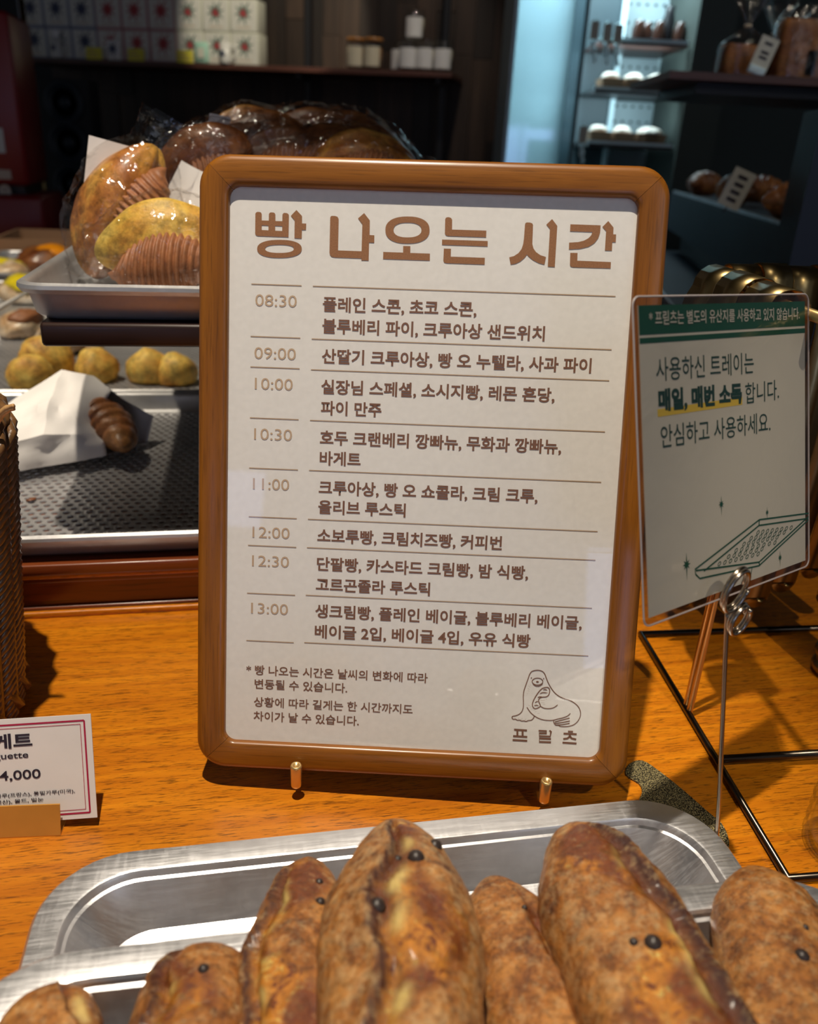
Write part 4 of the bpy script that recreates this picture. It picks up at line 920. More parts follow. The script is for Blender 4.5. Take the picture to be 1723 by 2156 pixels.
# ---- bagged buns on the upper tray ------------------------------------
def bagged(label, c, ax, face, L, r, bodymat, seed, group=None, paper=True, lobes=3, filling=True, bagk=1.12, tailk=.28, paper_side=1):
    ax = Vector(ax).normalized(); f_ = Vector(face); f_ = (f_ - f_.dot(ax) * ax).normalized(); sd = f_.cross(ax)
    Mx = Matrix((ax, sd, f_)).transposed().to_4x4(); Mx.translation = Vector(c)
    root = empty('bagged_bun', mat=Mx); tag(root, label, 'bread', group)
    NR_, NS_ = 44, 40; rs = []
    for i in range(NR_ + 1):
        t = (i + .3) / (NR_ + .6); x = (t - .5) * L; e = (math.sin(math.pi * t)) ** .5; row = []
        for k in range(NS_):
            q = 2 * math.pi * k / NS_; y = math.cos(q); z = math.sin(q)
            gr = math.exp(-((q - 2.72) / .50) ** 2) * .50 if filling else 0       # mouth of the bun, toward -y
            rid = .10 * math.cos(q * lobes + t * 2 + seed) - .10 * math.exp(-((math.cos(q * lobes * .5 + t * 1.5 + seed)) / .22) ** 2) + .05 * math.sin(t * 8 + seed * 2) * max(0, z)
            nn = .05 * fnoise((t * 4, y, z), 1.6, seed)
            bow = .22 * r * (1 - (2 * t - 1) ** 2)
            rad = r * e * (1 + rid + nn - gr)
            row.append(Vector((x, y * rad + bow, z * rad * .86)))
        rs.append(row)
    MB().rings(rs).build('bun_body', bodymat, root)
    if filling:
        rs = []
        for i in range(121):
            t = (i + .3) / 120.6; x = (t - .5) * L * .74; e = math.sin(math.pi * min(1, max(0, t))) ** .6; row = []
            for k in range(16):
                q = 2 * math.pi * k / 16; rad = r * .66 * e * (1 + .16 * abs(math.sin(t * 50 + math.sin(q) * 1.2)))
                row.append(Vector((x + math.cos(q) * .004, -r * .52 + math.cos(q) * rad * 1.05 + .15 * r * (1 - (2 * t - 1) ** 2), r * .34 + math.sin(q) * rad)))
            rs.append(row)
        MB().rings(rs).build('chocolate_filling', 'choco', root)
    if paper:
        g = []; nx, ny = 16, 10
        for i in range(nx + 1):
            for j in range(ny + 1):
                u = i / nx - .5; v = j / ny; yy = -r * (.70 + 1.0 * v); zz = -r * .35 + r * .9 * v * v * paper_side + .0022 * fnoise((u * 8, v * 4, seed), 1)
                g.append(Vector((u * L * 1.05, yy, zz - .25 * r)))
        fs = [(i * (ny + 1) + j, (i + 1) * (ny + 1) + j, (i + 1) * (ny + 1) + j + 1, i * (ny + 1) + j + 1) for i in range(nx) for j in range(ny)]
        MB().add(g, fs).build('paper_sleeve', 'white_paper', root)
    rs = []; NB, NC_ = 40, 44
    for i in range(NB + 1):
        t = i / NB; x = (t - .5) * L * (1 + tailk) + L * .06; base = math.sin(math.pi * min(1, max(0, (x / L / 1.12 + .5)))) if abs(x / L / 1.12) < .5 else 0
        e = max(base ** .5, .30 + .25 * abs(2 * t - 1)); row = []
        for k in range(NC_):
            q = 2 * math.pi * k / NC_; nn = fnoise((t * 7, math.cos(q) * 1.3, math.sin(q) * 1.3), 1.2, seed + 11); n2 = fnoise((t * 14, math.cos(q) * 3, math.sin(q) * 3), 1.0, seed + 19)
            rad = r * bagk * e * (1.0 + .13 * (1 - 2 * abs(nn)) + .05 * (1 - 2 * abs(n2)))
            fl = .62 if (t > .93 or t < .05) else 1
            row.append(Vector((x, math.cos(q) * rad * 1.12 - r * .05 + .22 * r * (1 - (2 * t - 1) ** 2) * .6, math.sin(q) * rad * .92 * fl)))
        rs.append(row)
    o = MB().rings(rs, cap0=False, cap1=False).build('cellophane_bag', 'cello', root); autosmooth(o, 24)
    return root
CAMV = lambda c: (CAMP - Vector(c)).normalized()
c = Py(260, 447, .700); bagged('upright bagged bun with ribbed chocolate cream, leaning at the left of the tray', c, (.050, .030, .098), CAMV(c) + Vector((0, 0, .1)), .118, .030, 'bun_gold', 1, paper_side=1.0)
c = Py(352, 527, .640); bagged('yellow bagged bun with chocolate cream lying at the tray front beside the frame', c, (.98, .16, .08), CAMV(c) + Vector((0, 0, .25)), .106, .030, 'bun_yellow', 2, lobes=4)
c = Py(430, 435, .790); bagged('greenish yellow bagged bun half hidden behind the frame corner', c, (.02, .05, .09), CAMV(c), .11, .027, 'bun_yellow', 3)
c = Py(425, 350, .790); bagged('brown bagged bun just above the left corner of the frame', c, (.09, .02, .045), CAMV(c), .10, .026, 'bun_brown', 4, paper=False)
m = MB(); q = Py(222, 405, .700); m.box((-.022, -.0004, -.04), (.022, .0004, .034)); o = m.build('paper_tag', 'white_paper', None, smooth=False, mat=Matrix.Translation(Py(238, 395, .705)) @ Matrix.Rotation(.25, 4, 'Y') @ Matrix.Rotation(.5, 4, 'Z') @ Matrix.Rotation(-.2, 4, 'X')); tag(o, 'blank white card standing behind the upright bagged bun', 'card')
m = MB(); m.box((-.010, -.0003, -.016), (.010, .0003, .016)); o = m.build('paper_tag', 'white_paper', None, smooth=False, mat=Matrix.Translation(Py(461, 281, .86)) @ Matrix.Rotation(.12, 4, 'Y')); tag(o, 'small pale card stuck upright at the left end of the bun pile', 'card')
PG = [((505, 262), .95, (.8, .2, .35), 'bun_gold', 'pale-cut bagged bun at the top left of the pile'), ((575, 272), .90, (.9, .2, -.1), 'bun_brown', 'bagged brown bun with a bright glint, top of the pile, second from the left'), ((650, 262), .94, (.9, -.1, .1), 'bun_brown', 'darkest bagged bun at the top middle of the pile'),
      ((735, 268), .93, (.9, .1, -.15), 'bun_brown', 'bagged bun at the top right shoulder of the pile'), ((790, 305), .88, (.8, .1, -.5), 'bun_brown', 'bagged bun sloping down at the right end of the pile'),
      ((520, 305), .84, (.9, .1, .1), 'bun_brown', 'bagged bun below the pale-cut one, behind the small card'), ((600, 318), .82, (.9, .2, .1), 'bun_brown', 'bagged bun low in the middle left of the pile, just above the frame'), ((690, 318), .82, (.9, -.2, .0), 'bun_brown', 'bagged bun low in the middle right of the pile, just above the frame'), ((775, 330), .80, (.9, .2, -.1), 'bun_gold', 'golden bagged bun low at the right of the pile, just above the frame')]
for i, ((x, y), Y_, a_, mt, lab) in enumerate(PG):
    c = Py(x, y + (34 if i < 5 else 22), Y_); bagged(lab, c, a_, CAMV(c) + Vector((0, 0, .6)), .098, .026, mt, 20 + i, paper=False, lobes=5, group='bagged buns piled behind the frame')
for i in range(6):
    c = shop(-.045 + (i % 3) * .10, .86 + .07 * (i // 3), UZ + .030); bagged(('left', 'middle', 'right')[i % 3] + ' bottom bun of the pile, ' + ('front', 'back')[i // 3] + ' row, behind the frame', c, (.98, .2, 0), (0, -.3, 1), .095, .024, 'bun_brown', 40 + i, paper=False, filling=False, group='bagged buns under the pile')

# ------------------------------------------------------------------ shelf on the plank wall
def WP(px, py, dep):
    q = Pp(px, py, WO + WN * dep, WN); q = WM.inverted() @ q; return q          # local wall coordinates (y = -dep)
SHD = .26
a = WP(45, 129, SHD); b = WP(952, 153, SHD); sz = (WP(300, 136, SHD).z + WP(800, 149, SHD).z) / 2
sh = empty('wall_shelf', mat=WM @ Matrix.Translation(((a.x + b.x) / 2, 0, sz))); tag(sh, 'long dark wooden shelf on the plank wall carrying cartons and jars', 'shelf'); shw = (b.x - a.x) / 2
MB().box((-shw, -SHD, -.010), (shw, -.002, .008), .002).build('shelf_board', 'shelf_wood', sh, smooth=False)
for px in (653, 938):
    x = WP(px, 140, .10).x - (a.x + b.x) / 2; MB().box((x - .011, -.13, -1.4), (x + .011, -.11, 1.2)).build('upright', 'black', sh, smooth=False)
    MB().box((x - .008, -.24, -.030), (x + .008, -.12, -.0105)).build('bracket', 'black', sh, smooth=False)
SHZ = sz + .008
bl0 = WP(48, 100, .235).x; br0 = WP(545, 100, .235).x; bw = (br0 - bl0) / 9; bh = (WP(300, 62, .235).z - SHZ) * 1.0
emblem_loops = []
for k in range(16):
    aa = math.pi * k / 8 + .2; rr2 = (.34 if k % 2 == 0 else .13) * bw * (1.25 if k in (2, 10, 12) else 1); emblem_loops.append((rr2 * math.cos(aa), rr2 * math.sin(aa)))
def star_me(mt): 
    vs = [(0, -.0006, 0)] + [(x, -.0006, z) for x, z in emblem_loops]; return mesh('emblem', vs, [(0, k + 1, (k + 1) % 16 + 1) for k in range(16)], mt, False)
def berry_me():
    m = MB()
    for dx, dz in ((-.06, -.03), (.05, -.06), (0, .04)): m.add([(bw * (dx + .07 * math.cos(k)), -.0009, bw * (dz + .07 * math.sin(k))) for k in [j * math.pi / 4 for j in range(8)]], [tuple(range(8))])
    return m.me('berries', 'star_red', False)
SME = {c_: star_me(c_) for c_ in ('star_navy', 'star_red', 'star_green')}; BME = berry_me()
BXM = {}
for nm in ('box_blue', 'box_pink', 'box_cream'):
    m = MB(); m.box((-bw * .485, 0, 0), (bw * .485, .09, bh * .985), .0015); BXM[nm] = m.me('carton', nm)
    m = MB(); m.box((-bw * .44, -.0004, bh * .06), (bw * .44, 0, bh * .93)); BXM[nm + 'f'] = m.me('face_panel', 'box_face', False)
    m = MB()
    for q in range(7): m.box((-bw * .24 + q * bw * .07, -.0007, bh * .13), (-bw * .24 + q * bw * .07 + bw * .045, -.0005, bh * .17))
    BXM[nm + 't'] = m.me('face_lettering', 'rule_ink', False)
ords = ('first', 'second', 'third', 'fourth', 'fifth', 'sixth', 'seventh', 'eighth', 'ninth')
for row in range(2):
    for k in range(9):
        nm = ('box_blue', 'box_pink', 'box_cream')[k // 3]; st_ = ('star_navy', 'star_red', 'star_green')[k // 3]; cn = ('navy-star carton', 'red-star carton', 'green-star carton')[k // 3]
        x = bl0 + bw * (k + .5) - row * bw * .02; o = ob('carton', BXM[nm], None, WM @ Matrix.Translation((x, -.235, SHZ + row * bh)))
        tag(o, '%s, %s from the left, %s row on the wall shelf' % (cn, ords[k], ('lower', 'upper')[row]), 'box', 'cartons stacked on the wall shelf')
        ob('face_panel', BXM[nm + 'f'], o)
        e = ob('emblem', SME[st_], o); e.location = (0, -.0004, bh * .58)
        if k > 5: e2 = ob('berries', BME, o); e2.location = (0, -.0004, bh * .58)
        ob('face_lettering', BXM[nm + 't'], o)
def on_shelf(px, dep): return WP(px, 140, dep).x
def mug(px, label, spr=1):
    x = on_shelf(px, .28) ; r_ = .030
    root = empty('mug', mat=WM @ Matrix.Translation((x, -.2, SHZ)) @ Matrix.Translation((0, -.0, 0))); root.matrix_world = WM @ Matrix.Translation((x, -.235 - .0 - .0, SHZ)); return root
for px, lab, s_ in ((122, 'white mug with a paper tag on top, in front of the shaded cartons', 1), (476, 'pale grey mug with a small dark print in front of the last cartons', 0)):
    x = WP(px, 110, .245).x; root = empty('mug', mat=WM @ Matrix.Translation((x, -.2485, SHZ))); tag(root, lab, 'mug')
    # the cartons stop short of the shelf edge; the mug stands at the edge
    m = MB(); m.lathe([(.016, 0), (.0195, .002), (.0205, .01), (.0215, .072), (.0195, .072), (.0185, .008), (.010, .004)], 24); m.build('cup', 'ceramic', root)
    m = MB(); m.tube(catmull([(.019, 0, .060), (.034, 0, .062), (.040, 0, .044), (.036, 0, .024), (.020, 0, .016)], 5), .0035, 8); m.build('handle', 'ceramic', root)
    m = MB(); m.box((-.010, -.0222, .026), (.006, -.0212, .044)); m.build('print', 'star_navy', root, smooth=False)
    if s_: MB().box((-.012, -.001, .070), (.016, .001, .098)).build('paper_tag', 'white_paper', root, smooth=False)
for px, lab in ((198, 'small yellow shelf tag, leftmost, in the shade before the cartons'), (286, 'small yellow shelf tag, the brightest, before the red-star cartons'), (389, 'small yellow shelf tag beside the mint pouch')):
    x = WP(px, 118, .258).x; o = MB().box((-.034, -.001, 0), (.034, .001, .042)).build('shelf_tag', 'yellow_tag', None, smooth=False, mat=WM @ Matrix.Translation((x, -.2575, SHZ)) @ Matrix.Rotation(-.08, 4, 'X')); tag(o, lab, 'price tag')
    m = MB()
    for q in range(3): m.box((-.026, -.0018, .010 + q * .010), (.020 - q * .008, -.0012, .013 + q * .010))
    m.build('printed_lines', 'rule_ink', o, smooth=False)
for px, w_, h_, mt, lab, st_ in ((239, .030, .070, 'white_paper', 'small white pouch with a navy leaf star standing before the cartons', 'star_navy'), (424, .028, .072, 'mint', 'mint green pouch standing before the cream cartons', None)):
    x = WP(px, 110, .25).x; m = MB(); rs = []
    for i in range(9):
        t = i / 8; th = .007 * math.sin(math.pi * min(1, t * 1.0)) + .0008; rs.append([Vector((q[0] * w_, q[1] * th, t * h_)) for q in ((-1, 0), (-.9, -.8), (0, -1), (.9, -.8), (1, 0), (.9, .8), (0, 1), (-.9, .8))])
    m.rings(rs); o = m.build('pouch', mt, None, mat=WM @ Matrix.Translation((x, -.2465, SHZ))); tag(o, lab, 'pouch')
    if st_: e = ob('emblem', SME[st_], o); e.location = (0, -.0085, h_ * .55); e.scale = (.7, 1, .7)
    else: MB().box((-.014, -.0086, .018), (.014, -.0078, .052)).build('label_patch', 'box_cream', o, smooth=False)
JL = ((750, .20, 0, 'left of the pair of amber lidded jars'), (786, .21, 0, 'right of the pair of amber lidded jars'), (843, .14, 0, 'clear jar half hidden at the left of the white jars'), (861, .21, 0, 'front clear jar under the stacked one'), (896, .21, 0, 'middle white-labelled jar of the right group'), (934, .21, 0, 'last jar at the right end of the wall shelf'), (872, .14, 1, 'clear jar stacked on top of the right group'))
for px, dep, up_, lab in JL:
    x = WP(px, 120, dep).x; amber = px < 800; r_ = .036; h_ = .105
    root = empty('candle_jar', mat=WM @ Matrix.Translation((x, -dep, SHZ + (.106 if up_ else 0)))); tag(root, lab + ' on the wall shelf', 'jar', 'jars on the wall shelf')
    m = MB(); m.lathe([(r_ * .85, 0), (r_ * .97, .003), (r_, .010), (r_, h_ * .82), (r_ * .92, h_ * .9), (r_ * .88, h_ * .9), (r_ * .95, h_ * .8), (r_ * .95, .012), (r_ * .8, .006)], 24); m.build('glass', 'clear_glass', root)
    m = MB(); m.lathe([(.001, .010), (r_ * .9, .010), (r_ * .9, h_ * .70), (.001, h_ * .70)], 24); m.build('contents', 'amber_wax' if amber else 'jar_cream', root)
    m = MB(); m.lathe([(.001, h_ * .9), (r_ * .98, h_ * .9), (r_ * .98, h_), (.001, h_)], 24); m.build('lid', 'clear_glass' if not amber else 'amber_wax', root)
    m = MB(); nn_ = 11; rs = [[Vector(((r_ + .0008) * math.sin((k / (nn_ - 1) - .5) * 1.9), -(r_ + .0008) * math.cos((k / (nn_ - 1) - .5) * 1.9), z)) for k in range(nn_)] for z in (.012, h_ * .72)]
    m.add(rs[0] + rs[1], [(k, k + 1, nn_ + k + 1, nn_ + k) for k in range(nn_ - 1)]); m.build('label', 'white_paper' if not amber else 'jar_cream', root)
# ---- dark speaker column, red machine, brass pole -----------------------------
p0 = Py(62, 140, 3.35); p1 = Py(170, 140, 3.35); w_ = p1.x - p0.x
sp = empty('speaker_column', ((p0.x + p1.x) / 2, 3.40, FZ)); tag(sp, 'tall dark speaker column with three round drivers under the wall shelf', 'speaker'); hz = p0.z - FZ - .03
MB().box((-w_ / 2, 0, 0), (w_ / 2, .11, hz), .004).build('enclosure', 'black_soft', sp)
for (x, y) in ((118, 215), (130, 300), (138, 388)):
    q = Py(x, y, 3.39); m = MB(); c = Vector((0, -.008, q.z - FZ)); L_ = []
    for r_, d in ((.074, .008), (.074, -.001), (.064, -.004), (.060, .004), (.025, .016), (.022, .006), (.001, .002)): L_.append([c + Vector((r_ * math.cos(2 * math.pi * k / 28), d, r_ * math.sin(2 * math.pi * k / 28))) for k in range(28)])
    m.rings(L_[::-1]); m.build('driver', 'plain_driver' if 'plain_driver' in M else 'navy_cabinet', sp)
RMX = SM @ Matrix.Translation((-.80, 2.62, 0))
rm_ = empty('red_machine', mat=RMX); tag(rm_, 'dark red drinks machine with pale lettering at the far left edge', 'machine')
xr = toshop(Py(62, 420, 2.45))[0] + .80
MB().box((-.3, .03, .19), (xr - .0, .30, .62), .012).build('upper_body', 'red_plastic', rm_)
MB().box((-.3, .0, .0), (xr + .035, .32, .165), .012).build('lower_body', 'red_plastic', rm_)
MB().box((-.29, .06, .160), (xr - .02, .29, .195)).build('gap_panel', 'black', rm_, smooth=False)
def rml(px, py): q = RMX.inverted() @ Pp(px, py, RMX @ Vector((0, .029, 0)), (SM.to_3x3() @ Vector((0, -1, 0)))); return q
q0 = rml(-40, 375); q1 = rml(22, 358); MB().box((q0.x, .0275, q0.z), (q1.x, .031, q1.z)).build('label_strip', 'pale_print', rm_, smooth=False)
q0 = rml(-40, 320); q1 = rml(5, 270); MB().box((q0.x, .0275, q0.z), (q1.x, .031, q1.z)).build('display_window', 'fridge_inner', rm_, smooth=False)
q0 = rml(-60, 402); q1 = rml(24, 402); me = text_mesh('lettering', 'coffee'[-3:] if False else 'ce', 'pale_print', q1.x - .062, q1.x, q1.z - .004, .042, .03, .0)
o = ob('lettering', me, rm_); o.rotation_euler = (math.pi / 2, 0, 0); o.location = (0, .027, 0)
o = MB().tube([Py(38, 0, 2.9), Py(50, 270, 2.9)], .008, 8).build('brass_pole', 'brass'); 
q = o.data.vertices[0].co
bpole = bpy.data.objects['brass_pole']; bpy.data.objects.remove(bpole)
pp = Py(46, 200, 2.9); m = MB(); m.tube([(0, 0, 0), (0, 0, 1.7 - FZ * 0)], .009, 10); m.lathe([(.04, 0), (.04, .006), (.012, .010)], 16); o = m.build('brass_pole', 'brass_strap', None, mat=Matrix.Translation((pp.x, 2.98, FZ))); tag(o, 'slim dull brass pole standing behind the red machine', 'pole')

# ------------------------------------------------------------------ chilled display at the back right
FY = 2.95; fx0 = Py(1068, 300, FY).x; fx1 = Py(1445, 200, FY).x + .02; fz1 = 1.05
fr = empty('display_fridge', ((fx0 + fx1) / 2, FY, FZ)); tag(fr, 'tall glass-fronted chilled display cabinet glowing pale blue at the back right', 'fridge')
fo = fr.location; fw2 = (fx1 - fx0) / 2; zz = lambda z: z - FZ
MB().box((-fw2, .40, 0), (fw2, .43, zz(fz1))).build('back_panel', 'fridge_inner', fr, smooth=False)
MB().box((fw2 - .02, 0, 0), (fw2 + .10, .43, zz(fz1))).build('side_panel', 'wall_green', fr, smooth=False)
MB().box((-fw2 - .012, .0, 0), (-fw2, .43, zz(fz1))).build('side_panel', 'fridge_inner', fr, smooth=False)
MB().box((-fw2, 0, zz(fz1)), (fw2, .43, zz(fz1) + .05)).build('top_panel', 'navy_cabinet', fr, smooth=False)
MB().box((-fw2, 0, 0), (fw2, .43, zz(.05))).build('plinth', 'navy_cabinet', fr, smooth=False)
MB().box((-fw2 + .03, .03, zz(fz1) - .03), (fw2 - .05, .06, zz(fz1) - .012)).build('lamp_tube', 'fridge_lamp', fr, smooth=False)
xg = Py(1222, 150, FY).x - fo.x
MB().box((xg - .006, -.006, zz(.05)), (xg + .006, .006, zz(fz1))).build('door_edge', 'fridge_dark', fr, smooth=False)
MB().box((-fw2, -.003, zz(.05)), (xg, .003, zz(fz1))).build('glass_door', 'glass_blue', fr, smooth=False)
hm = MB()
def fz_(py, Y=FY + .39): return zz(Py(1350, py, Y).z)
for py in (8, 48, 78, 113, 142, 225, 258):
    for k in range(13):
        x = xg + .06 + k * .030
        if x < fw2 - .03: hm.box((x - .005, .397, fz_(py) - .004), (x + .005, .3995, fz_(py) + .004))
hm.build('slot_holes', 'fridge_dark', fr, smooth=False)
for px in (1300,): 
    x = Py(px, 150, FY + .3).x - fo.x; MB().box((x - .008, .30, zz(.05)), (x + .008, .32, zz(fz1))).build('inner_post', 'pale_ice', fr, smooth=False)
MB().box((xg + .01, .32, zz(.05)), (Py(1290, 150, FY + .35).x - fo.x, .34, zz(fz1) - .10)).build('dark_liner', 'fridge_dark', fr, smooth=False)
shz = []
for py, mt in ((88, 'shelf_wood'), (192, 'black'), (305, 'black')):
    z = zz(Py(1350, py, FY + .05).z); shz.append(z); MB().box((xg + .06, .03, z - .012), (fw2 - .03, .39, z)).build('shelf_board', mt, fr, smooth=False)
    MB().box((xg + .055, .024, z - .003), (fw2 - .03, .030, z + .006)).build('shelf_edge', 'pale_ice', fr, smooth=False)
for i in range(5):
    x = Py(1345 + i * 22, 80, FY + .1).x; m = MB(); m.lathe([(.018, 0), (.02, .004), (.02, .045), (.015, .055), (.015, .068), (.001, .068)], 14); o = m.build('dark_bottle', 'dark_glass' if i != 3 else 'black', None, mat=Matrix.Translation((x, FY + .12 + .03 * (i % 2), shz[0] + FZ)) @ Matrix.Scale(1.0 if i != 3 else 1.7, 4, (0, 0, 1)))
    tag(o, ('small dark bottle, %s from the left on the top shelf of the fridge' % ords[i]) if i != 3 else 'tall black bottle on the top shelf of the fridge', 'bottle', 'bottles on the top fridge shelf')
for si, (xs, lab) in enumerate((((1285, 1335, 1380, 1425), 'middle'), ((1260, 1310, 1360, 1410), 'lower'))):
    for i, px in enumerate(xs):
        x = Py(px, 180 + si * 110, FY + .1).x; x = min(x, fo.x + fw2 - .08); m = MB(); w2 = .036
        rs = [[Vector((a * (w2 - .006), b * .05, 0)) for a, b in ((-1, -1), (1, -1), (1, 1), (-1, 1))], [Vector((a * w2, b * .06, .034)) for a, b in ((-1, -1), (1, -1), (1, 1), (-1, 1))]]
        m.rings(rs); o = m.build('takeaway_box', 'kraft', None, smooth=False, mat=Matrix.Translation((x, FY + .115, shz[1 + si] + FZ + .0005))); tag(o, 'brown box with pale pastry on top, %s from the left on the %s fridge shelf' % (ords[i], lab), 'box', 'boxes on the fridge shelves')
        m = MB(); m.rings([[p + Vector((0, 0, .030)) for p in r_] for r_ in lump(w2 * .9, .05, .026, 70 + i, .2, 14, 8)]); m.build('pastry_top', 'iced', o)
for i, (px, py, lab) in enumerate(((1255, 40, 'left'), (1282, 45, 'middle'), (1305, 48, 'right'), (1230, 262, 'lower'))):
    q = Py(px, py, FY - .03); root = empty('price_clip', q); tag(root, '%s clear price clip with a white tag hanging before the fridge shelves' % lab, 'price tag')
    MB().box((-.012, -.001, -.055), (.014, .001, -.005)).build('tag_sheet', 'card_white', root, smooth=False)
    m = MB(); m.ball((0, 0, -.066), .008, 8, 5); m.ball((.004, 0, -.085), (.009, .006, .014), 8, 6); m.ball((.010, 0, -.108), (.006, .005, .012), 8, 5); m.build('clip_hook', 'pale_ice', root)
    MB().box((-.001, -.001, -.06), (.001, .03, .002)).build('hook_arm', 'pale_ice', root, smooth=False)
lamp('AREA', 'fridge_light', (fo.x + .05, FY + .08, fz1 - .05), (fo.x + .02, FY + .30, .45), 5, (.66, .90, 1.0), size=.4, shape='RECTANGLE', size_y=.05)

lamp('AREA', 'fridge_door_fill', (fx0 + .13, FY + .03, fz1 - .04), (fx0 + .14, FY + .26, .42), 1.7, (.80, .93, 1.0), size=.24, shape='RECTANGLE', size_y=.03)  # added fill, no visible lamp: evens out the brightness behind the glass door
for zz_ in (shz[0], shz[1]): lamp('AREA', 'fridge_shelf_fill', (fo.x + .06, FY + .06, zz_ + FZ - .02), (fo.x + .06, FY + .34, zz_ + FZ - .22), .9, (.66, .90, 1.0), size=.30, shape='RECTANGLE', size_y=.02)  # unseen fills added under the shelves, which block the top lamp

# ------------------------------------------------------------------ right-hand cake shelf and pastry case
SY = 1.60; k0 = Py(1412, 148, SY); ksz = k0.z
cs2 = empty('cake_shelf', (k0.x + .3, SY, ksz)); tag(cs2, 'thin brown shelf with wrapped cakes at the upper right', 'shelf')
MB().box((-.3, 0, -.012), (.45, .30, .0)).build('shelf_board', 'shelf_wood', cs2, smooth=False)
MB().box((-.24, .04, -.030), (.45, .30, -.0125)).build('underside_box', 'black', cs2, smooth=False)
zc = Py(1642, 469, 1.30).z; near = Py(1642, 469, 1.30); far = Pz(1415, 402, zc)
case = empty('pastry_case', (near.x, near.y, FZ)); tag(case, 'dark navy pastry case with a shelf of croissants, right of the frame', 'display case')
dv_ = (far - near); dv_.z = 0; dl = dv_.length; dd = dv_.normalized(); dn_ = Vector((dd.y, -dd.x, 0))
if dn_.x < 0: dn_ = -dn_
def cq(a, b, z): v = dd * a + dn_ * b; return Vector((v.x, v.y, z - FZ))
def cbox(a0, a1, b0, b1, z0, z1, nm, mt):
    vs = [cq(a, b, z) for z in (z0, z1) for a, b in ((a0, b0), (a1, b0), (a1, b1), (a0, b1))]
    MB().add(vs, [(3, 2, 1, 0), (4, 5, 6, 7), (0, 1, 5, 4), (1, 2, 6, 5), (2, 3, 7, 6), (3, 0, 4, 7)]).build(nm, mt, case, smooth=False)
cbox(0, dl, 0, .5, zc - .10, zc - .004, 'shelf_front', 'navy_cabinet'); cbox(0.02, dl, .05, .5, FZ, zc - .10, 'lower_body', 'black'); cbox(0, dl, .46, .5, zc, .44, 'back_board', 'plank_wood')
cbox(-.10, 0, .0, .5, FZ, Py(1691, 235, 1.3).z, 'end_panel', 'navy_cabinet'); cbox(0, dl, .004, .008, zc - .004, zc + .002, 'metal_lip', 'tray_alu')
cbox(.02, dl, -.10, .048, .09, .10, 'low_ledge', 'navy_cabinet'); cbox(.02, dl, -.105, -.10, .09, .104, 'ledge_lip', 'tray_alu')
CRS = (((1425, 395), .07, 'croissant partly behind the frame edge, leftmost in the case'), ((1485, 412), .06, 'croissant with visible spiral, second in the case'), ((1530, 410), .14, 'croissant behind the white price tag'), ((1588, 440), .06, 'large croissant right of the price tag'), ((1628, 425), .16, 'shaded croissant at the back right of the case'), ((1455, 385), .16, 'croissant in the back row near the frame'))
for i, ((x, y), b_, lab) in enumerate(CRS):
    q = Pz(x, 402 + (x - 1415) * .295, zc); aa = max(.09, min(dl - .06, (q - near).dot(dd))); p = near + dd * aa + dn_ * max(b_, .05)
    o = ob('croissant', croissant_me(.13, .034, 1.6, 5 + i), None, Matrix.Translation((p.x, p.y, zc - .002)) @ Matrix.Rotation(.5 + i * 1.1, 4, 'Z')); tag(o, lab, 'bread', 'croissants in the pastry case')
q = Py(1552, 398, 1.45); root = empty('price_tag', mat=Matrix.Translation(q) @ Matrix.Rotation(.35, 4, 'Y') @ Matrix.Rotation(-.2, 4, 'Z')); tag(root, 'cream price tag with short dark lines clipped before the croissants', 'price tag')
MB().box((-.018, -.001, -.030), (.018, .001, .030)).build('tag_sheet', 'card_white', root, smooth=False)
m = MB()
for z in (.016, .004, -.008, -.020): m.box((-.008, -.0016, z), (.008, -.001, z + .005))
m.build('printed_lines', 'card_black', root, smooth=False)
m = MB(); m.tube([(0, .001, -.03), (.0, .012, zc - q.z + .002)], .0015, 6); m.build('tag_wire', 'wire_metal', root)
cone = MB(); 
q = Pz(1632, 462, zc); cone.lathe([(.001, 0), (.022, .0), (.018, .03), (.001, .085)], 14); o = cone.build('wedge_pastry', 'croissant', None, mat=Matrix.Translation((near + dd * .035 + dn_ * .035).xy.to_3d() + Vector((0, 0, zc - .004)))); tag(o, 'pointed orange-brown pastry at the near end of the case', 'bread')
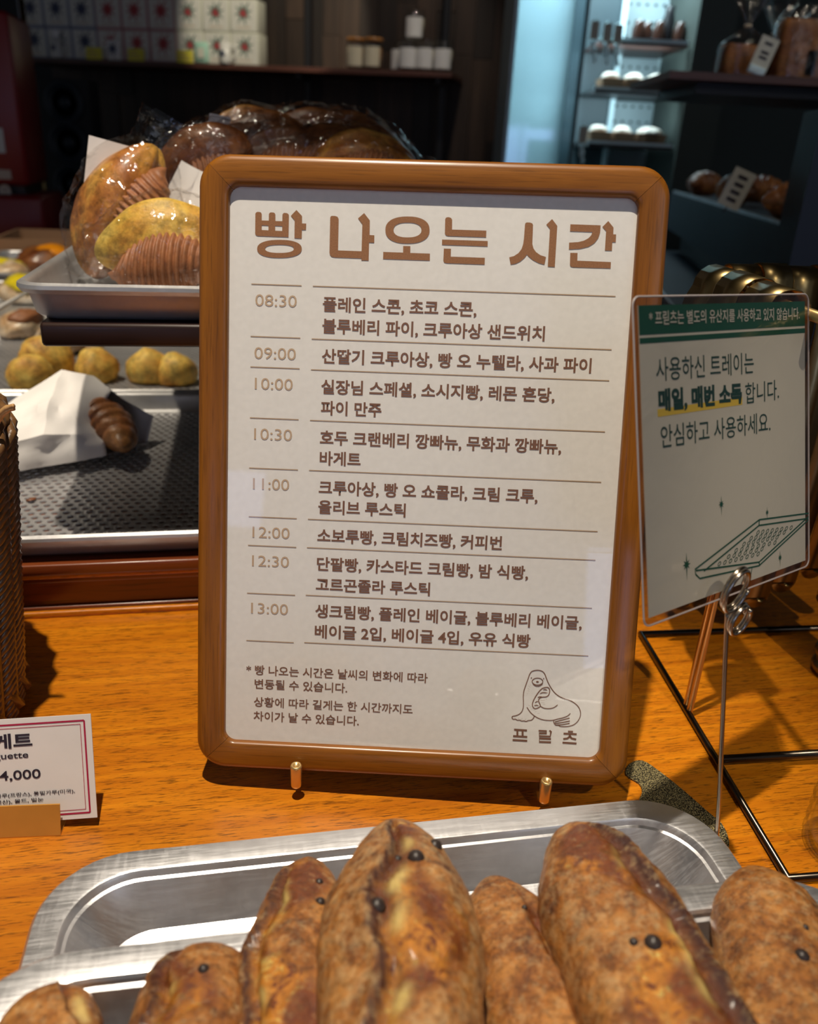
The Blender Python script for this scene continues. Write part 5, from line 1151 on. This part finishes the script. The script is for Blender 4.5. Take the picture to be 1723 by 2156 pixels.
def cake(px, w_, h_, label, twist=True, dep=.05, seed=0):
    x = Py(px, 140, SY + dep).x; root = empty('wrapped_cake', (x, SY + dep + w_ * .4, ksz + .0006)); tag(root, label, 'cake')
    m = MB(); rs = []
    for i, (z, f_) in enumerate(((0, .94), (.05, 1), (.5, 1.0), (.9, .98), (1.0, .90))):
        rs.append([Vector((x_ * f_, y_ * f_, z * h_ + (.003 * fnoise((x_ * 60, y_ * 60, z), 1, seed) if i > 2 else 0))) for x_, y_ in rrect(w_, w_ * .8, .008, 3)])
    m.rings(rs); m.build('cake_body', 'cake', root)
    m = MB(); rs = []; NB_ = 36
    seq = ((0, 1.04, 0), (h_, 1.06, 0), (h_ * 1.15, .9, .2), (h_ * 1.45, .28, 1), (h_ * 1.6, .13, 1), (h_ * 1.8, .22, 1), (h_ * 2.6, .85, 1)) if twist else ((0, 1.05, 0), (h_, 1.06, 0), (h_ * 1.06, 1.0, 0), (h_ * 1.25, .75, .6))
    for z, f_, cr in seq:
        row = []
        for k in range(NB_):
            a = 2 * math.pi * k / NB_; e = 3.0 - 1.0 * min(1, cr); ca, sa = math.cos(a), math.sin(a)
            rx = w_ / 2 * math.copysign(abs(ca) ** (2 / e), ca); ry = w_ * .4 * math.copysign(abs(sa) ** (2 / e), sa); wv = 1 + .16 * cr * math.cos(9 * a + seed)
            row.append(Vector((rx * f_ * wv, ry * f_ * wv, z + .004 * cr * math.cos(5 * a))))
        rs.append(row)
    m.rings(rs, False, False); o = m.build('cellophane_wrap', 'cello', root); autosmooth(o, 30)
    if twist:
        m = MB(); m.lathe([(w_ * .06, h_ * 1.56), (w_ * .085, h_ * 1.58), (w_ * .085, h_ * 1.63), (w_ * .06, h_ * 1.65)], 12); m.build('twist_tie', 'jar_cream', root)
cake(1572, .080, .052, 'low brown cake in gathered cellophane at the left end of the cake shelf', seed=1, dep=.06)
cake(1632, .080, .052, 'low brown cake in gathered cellophane behind the white label', seed=2, dep=.14)
cake(1682, .075, .090, 'tall golden cake block in clear wrap with a small tie', seed=3, twist=False, dep=.03)
cake(1735, .080, .088, 'tall golden cake block at the right edge of the photo', seed=4, twist=True, dep=.03)
q = Py(1608, 118, SY - .0 + .012); root = empty('price_tag', mat=Matrix.Translation((q.x, SY + .012, ksz + .031)) @ Matrix.Rotation(.28, 4, 'Y')); tag(root, 'white tilted label in a clip before the wrapped cakes', 'price tag')
MB().box((-.016, -.001, -.022), (.016, .001, .028)).build('tag_sheet', 'card_white', root, smooth=False)
m = MB()
for z in (.016, .002, -.006): m.box((-.007, -.0016, z), (.007, -.001, z + .004))
m.build('printed_lines', 'card_black', root, smooth=False); MB().box((-.016, -.006, -.031), (.014, .004, -.018), .002).build('clip_foot', 'pale_ice', root)
